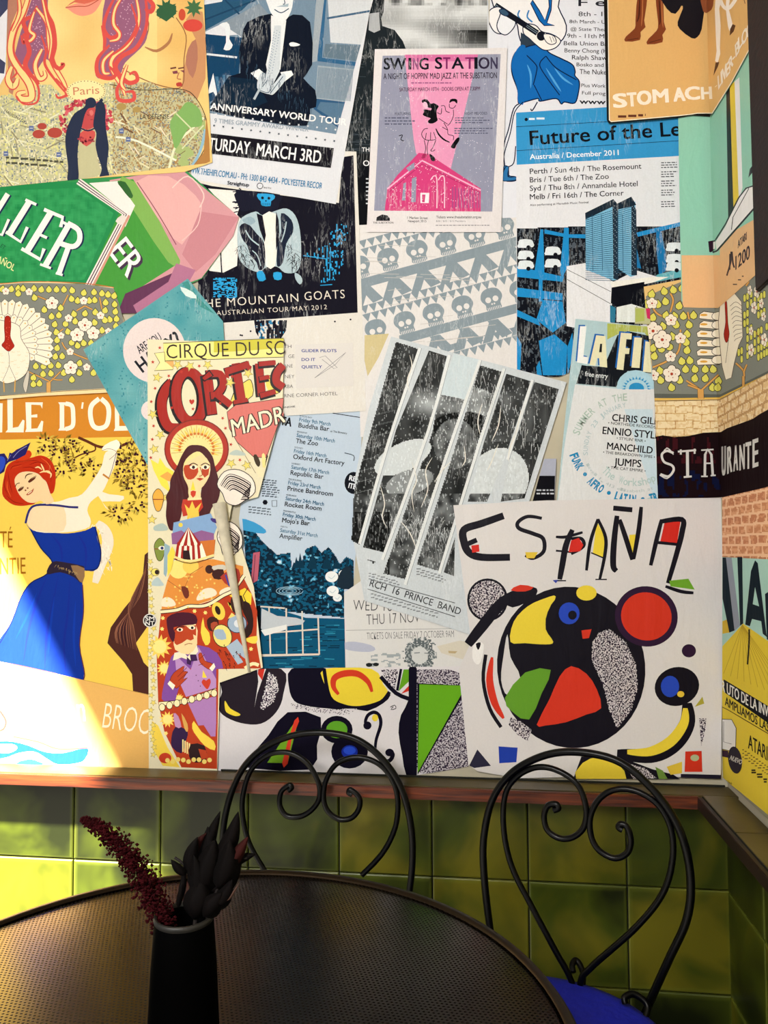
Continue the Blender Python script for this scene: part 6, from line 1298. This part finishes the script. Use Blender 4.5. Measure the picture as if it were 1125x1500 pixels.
_cx, _cy, TR = circ3(horiz(0, 1350, TZ), horiz(405, 1277, TZ), horiz(775, 1405, TZ)); TC = (_cx, _cy); KR = TR/.4065
print('table', TC, TR, [ (round(math.hypot(horiz(x, y, TZ).x-_cx, horiz(x, y, TZ).y-_cy), 3)) for x, y in ((160, 1300), (584, 1302), (734, 1375), (815, 1455))])
tab = bpy.data.objects.new('cafe_table', None); C.objects.link(tab); tab.location = (TC[0], TC[1], 0)
tag(tab, 'round cafe table with a dark bronze perforated metal top', 'table')
lathe('table_top', [(.0001, .722), (.385*KR, .722), (.392*KR, .728), (.395*KR, TZ-.001), (.388*KR, TZ), (.0001, TZ)], perf_mat(), tab, 96)
lathe('rim', [(r_*KR, z_) for r_, z_ in ((.393, .716), (.404, .716), (.4075, .722), (.4075, .739), (.403, .7445), (.396, .7445), (.3935, .741))], MRIM, tab, 96)
lathe('pedestal', [(.0001, .02), (.03, .02), (.026, .06), (.022, .12), (.022, .70), (.05, .712), (.12, .7215), (.0001, .7216)], MBLK, tab, 24)
for k in range(3):
    a = k*2.094+.4; P_ = [Vector((math.cos(a)*r_, math.sin(a)*r_, z_)) for r_, z_ in ((.02, .16), (.1, .12), (.2, .05), (.27, .012))]
    tube('leg', sm3(P_), .011, MBLK, tab)
# ---- chair: hoop back with a heart of two scrolls, traced in its own plane
def chair(name, label, plane_p, plane_n, hoop, scrolls, seat_c, seat_r, seat_mat, r_=.0055, cushion=None):
    t = bpy.data.objects.new(name, None); C.objects.link(t); t.location = (seat_c[0], seat_c[1], 0); tag(t, label, 'chair', 'bistro chairs at the table')
    off = Vector((seat_c[0], seat_c[1], 0)); n = plane_n.normalized()
    def pl(q, push=0): return [onplane(x, y, plane_p+n*push, n)-off for x, y in pts(q)]
    H = sm3(pl(hoop), 8)
    # carry the hoop down to the floor as the two rear legs
    def leg_down(P0, P1):
        d_ = P0-P1; d_.z = 0
        g = P0.copy(); out = [P0]
        for z_ in (.3, .15, .008): out.append(Vector((P0.x+n.x*-.03*(.45-z_)/.45, P0.y+n.y*-.03*(.45-z_)/.45, z_)))
        return out
    L0 = leg_down(H[0], H[1]); L1 = leg_down(H[-1], H[-2])
    tube('back_hoop', H, r_*1.25, MBLK, t); tube('leg', sm3(L0, 4), r_*1.3, MBLK, t); tube('leg', sm3(L1, 4), r_*1.3, MBLK, t)
    for s_ in scrolls:
        P_ = sm3(pl(s_, .002), 8); tube('heart_scroll', P_, r_, MBLK, t)
        # rolled tip
    sz = .45
    lathe('seat_ring', [(seat_r-.004, sz-.012), (seat_r+.006, sz-.012), (seat_r+.006, sz), (seat_r-.004, sz), (seat_r-.004, sz-.012)], MBLK, t, 40)
    lathe('seat', [(.0001, sz-.004), (seat_r-.006, sz-.004), (seat_r-.006, sz+.002), (.0001, sz+.002)], MBLK, t, 40)
    for a in (0.9, -0.9):
        c_ = math.atan2(-n.y, -n.x) if (Vector((plane_p.x, plane_p.y, 0))-off).dot(n) > 0 else math.atan2(n.y, n.x)
        b = c_+a; x, y = math.cos(b), math.sin(b)
        tube('leg', [Vector((x*seat_r*.95, y*seat_r*.95, sz-.012)), Vector((x*seat_r*1.02, y*seat_r*1.02, .25)), Vector((x*seat_r*1.12, y*seat_r*1.12, .008))], r_*1.3, MBLK, t)
    lathe('leg_hoop', [(seat_r*.9-.004, .2), (seat_r*.9+.004, .2), (seat_r*.9+.004, .208), (seat_r*.9-.004, .208), (seat_r*.9-.004, .2)], MBLK, t, 40)
    return t, off
# left chair, straight behind the table
p1 = Vector((-.32, -.115, .7)); n1 = Vector((.05, 1, -.08))
chair('bistro_chair', 'black wrought iron bistro chair standing directly behind the cafe table', p1, n1,
  '352,1420 336,1330 326,1250 331,1190 350,1135 380,1100 420,1080 467,1073 520,1082 560,1112 588,1155 602,1210 604,1265 596,1330 580,1420',
  ['420,1420 415,1330 390,1280 365,1235 355,1190 358,1155 370,1125 395,1105 425,1103 450,1118 466,1145 468,1168 458,1185 440,1196 420,1195 410,1180 412,1160 424,1150 427,1154 422,1158',
   '530,1282 560,1250 578,1215 583,1180 578,1150 562,1125 540,1112 515,1110 492,1120 478,1142 474,1168 480,1188 497,1200 515,1198 526,1184 526,1168 514,1157 511,1161 516,1164'], (-.31, -.33), .19, None)
hl = bpy.data.objects.get('heart_scroll.001')
# right chair, turned towards the table
p2 = Vector((.2, -.25, .7)); n2 = Vector((.35, 1, -.06))
ch2, off2 = chair('bistro_chair', 'black wrought iron bistro chair with a blue cushion in the tiled corner', p2, n2,
  '760,1560 735,1450 718,1360 709,1280 709,1225 722,1170 752,1130 800,1106 850,1102 905,1115 950,1150 985,1195 1005,1245 1012,1300 1005,1350 980,1405 955,1460 925,1530',
  ['848,1500 838,1440 812,1390 780,1330 750,1270 738,1215 740,1165 757,1138 785,1124 815,1128 845,1148 858,1180 856,1210 840,1226 820,1228 802,1216 797,1195 803,1180 815,1178 818,1184 811,1187',
   '848,1500 850,1440 868,1415 930,1360 970,1310 985,1260 983,1215 965,1180 935,1160 905,1156 880,1168 865,1195 866,1225 878,1246 900,1257 918,1250 924,1232 919,1212 910,1207 906,1212 912,1216'], (.085, -.42), .2, None)
MB = plain('cobalt_blue_fabric', '1420b8', .8, noise_amt=.1, sc=50, bump=.3)
cu = lathe('seat_cushion', [(.0001, .4525), (.18, .4525), (.205, .458), (.212, .468), (.205, .480), (.18, .488), (.08, .492), (.0001, .493)], MB, ch2, 48)
cu['label'] = 'round cobalt blue seat cushion'
for sx, (x, y) in enumerate(((.07, .135), (.145, .075))):
    P_ = [Vector((x, y, .45)), Vector((x*1.15, y*1.25, .468)), Vector((x*1.25, y*1.5, .49)), Vector((x*1.12, y*1.62, .503)), Vector((x*1.0, y*1.55, .50)), Vector((x*1.0, y*1.48, .492))]
    tube('seat_scroll', sm3(P_), .0055, MBLK, ch2)
# ---- vase with dried flowers
VX, VY = -.297, -.925
vp = horiz(268, 1590, TZ); VX, VY = vp.x, vp.y
MV = plain('matt_black_ceramic', '010101', .7, spec=.02)
def s2(px, py): return onplane(px, py, Vector((VX, VY, 0)), Vector((.0, 1, 0)))
zt = s2(268, 1342).z - TZ; rt = abs(s2(309, 1345).x-s2(228, 1345).x)/2
vase = bpy.data.objects.new('vase', None); C.objects.link(vase); vase.location = (VX, VY, TZ); tag(vase, 'tall tapered black vase holding dried flowers on the cafe table', 'vase')
lathe('body', [(.0001, 0.0005), (rt*1.15, .0005), (rt*1.24, .006), (rt*1.22, zt*.3), (rt*1.12, zt*.7), (rt*1.0, zt-.002), (rt*.97, zt), (rt*.9, zt-.002), (rt*.95, zt*.7), (rt*1.0, zt*.3), (.0001, .02)], MV, vase, 32)
lathe('lip', [(rt*.99, zt-.004), (rt*1.035, zt-.001), (rt*1.02, zt+.0022), (rt*.93, zt+.0022), (rt*.91, zt-.003)], plain('chipped_grey_lip', '1c1a17', .5), vase, 32)
MP = plain('dried_dark_red_blossom', '30050a', .95, spec=.1, noise_amt=.35, sc=90); MLF = plain('dried_dark_brown_leaf', '050202', .8, spec=.1, noise_amt=.3, sc=30); MST = plain('dark_stem', '140c08', .8)
# plume
pl = bpy.data.objects.new('dried_flower', None); C.objects.link(pl); pl.location = (VX, VY, TZ); tag(pl, 'dark red dried plume leaning left out of the black vase', 'flower')
P0 = Vector((VX, VY, TZ)); path = sm3([s2(x, y)-P0 for x, y in ((262, 1480), (248, 1380), (232, 1335), (212, 1290), (184, 1250), (150, 1215), (118, 1199))], 6)
tube('stem', path, .0012, MST, pl, 6)
V = []; Fc = []
def blob(c_, r_, V, Fc):
    k = len(V); s_ = [Vector((random.uniform(.6, 1.2)*x, random.uniform(.6, 1.2)*y, random.uniform(.6, 1.2)*z_))*r_ for x, y, z_ in ((1, 0, 0), (-1, 0, 0), (0, 1, 0), (0, -1, 0), (0, 0, 1), (0, 0, -1))]
    V.extend(c_+q for q in s_)
    for a, b in ((0, 2), (2, 1), (1, 3), (3, 0)): Fc.append((k+a, k+b, k+4)); Fc.append((k+b, k+a, k+5))
m0 = path[6:]
for i in range(3200):
    t = random.random()**.9; q = m0[min(int(t*(len(m0)-1)), len(m0)-1)]
    R_ = (.004+.0135*max(0, math.sin(min(1, t*1.05)*math.pi*.94+.18))**.8*(1-t*.55)) if t < .97 else .002
    a = random.uniform(0, 6.28); b = random.uniform(-1, 1); rr = R_*random.random()**.8
    blob(q+Vector((math.cos(a)*rr, math.sin(a)*rr*.8, b*rr)), random.uniform(.0010, .0023), V, Fc)
pm = mobj('blossoms', V, Fc, MP, pl); pm['kind'] = 'stuff'
# leafy sprig
lfs = bpy.data.objects.new('dried_leaves', None); C.objects.link(lfs); lfs.location = (VX, VY, TZ); tag(lfs, 'dark dried leaf sprig standing upright in the black vase', 'leaves')
MLR = plain('red_brown_leaf', '2c0e0c', .8, spec=.1, noise_amt=.4, sc=30)
def leafm(px0, py0, px1, py1, wid, bend=0, mat=None, depth=0):
    A = s2(px0, py0)-P0; B_ = s2(px1, py1)-P0; A.y += depth*.4; B_.y += depth; ax_ = B_-A; l = ax_.length; sd = Vector((ax_.z, 0, -ax_.x)).normalized(); V = []; Fc = []; n = 10
    for i in range(n+1):
        t = i/n; w_3 = wid*.00056*(max(0, math.sin(math.pi*(t**.75)))**.8)+.0003; c_ = A+ax_*t+sd*(math.sin(math.pi*t)*bend*.00056)
        V += [c_-sd*w_3, c_+Vector((0, .35*w_3, 0)), c_+sd*w_3, c_+Vector((0, -.55*w_3-.0004, 0))]
    for i in range(n):
        for k in range(4): Fc.append((i*4+k, i*4+(k+1) % 4, i*4+4+(k+1) % 4, i*4+4+k))
    Fc += [(0, 1, 2, 3), (n*4+3, n*4+2, n*4+1, n*4)]
    mobj('leaf', V, Fc, mat or MLF, lfs, True)
tube('stem', sm3([s2(x, y)-P0 for x, y in ((272, 1500), (282, 1380), (292, 1320), (300, 1260))]), .0022, MST, lfs, 8)
tube('stem', sm3([s2(x, y)-P0 for x, y in ((268, 1500), (284, 1370), (286, 1300), (270, 1268), (256, 1256))]), .0013, MST, lfs, 8)
tube('stem', sm3([s2(x, y)-P0 for x, y in ((272, 1500), (300, 1360), (320, 1300), (345, 1262), (362, 1256))]), .0015, MST, lfs, 8)
for q in ((290, 1290, 318, 1193, 12, -3), (312, 1270, 348, 1190, 15, 8), (300, 1300, 300, 1215, 20, 6), (285, 1290, 290, 1225, 14, -9), (320, 1300, 340, 1225, 20, 8), (295, 1310, 315, 1230, 24, 0), (280, 1290, 300, 1222, 12, -14, MLR),
          (330, 1275, 366, 1222, 11, 2, MLR), (330, 1270, 374, 1252, 9, -3), (300, 1310, 350, 1265, 20, 6), (310, 1330, 345, 1282, 14, 6), (275, 1280, 256, 1254, 8, -2), (280, 1300, 276, 1262, 7, 3), (258, 1330, 264, 1274, 6, 3), (292, 1330, 286, 1250, 16, 4), (262, 1328, 270, 1290, 5, 0), (300, 1340, 330, 1300, 18, 0), (286, 1345, 300, 1285, 26, 0)):
    leafm(*q[:6], mat=(q[6] if len(q) > 6 else None), depth=random.uniform(-.012, .012))
leafm(296, 1338, 355, 1287, 3, 10, plain('pale_dry_blade', '4a3024', .6), -.01)
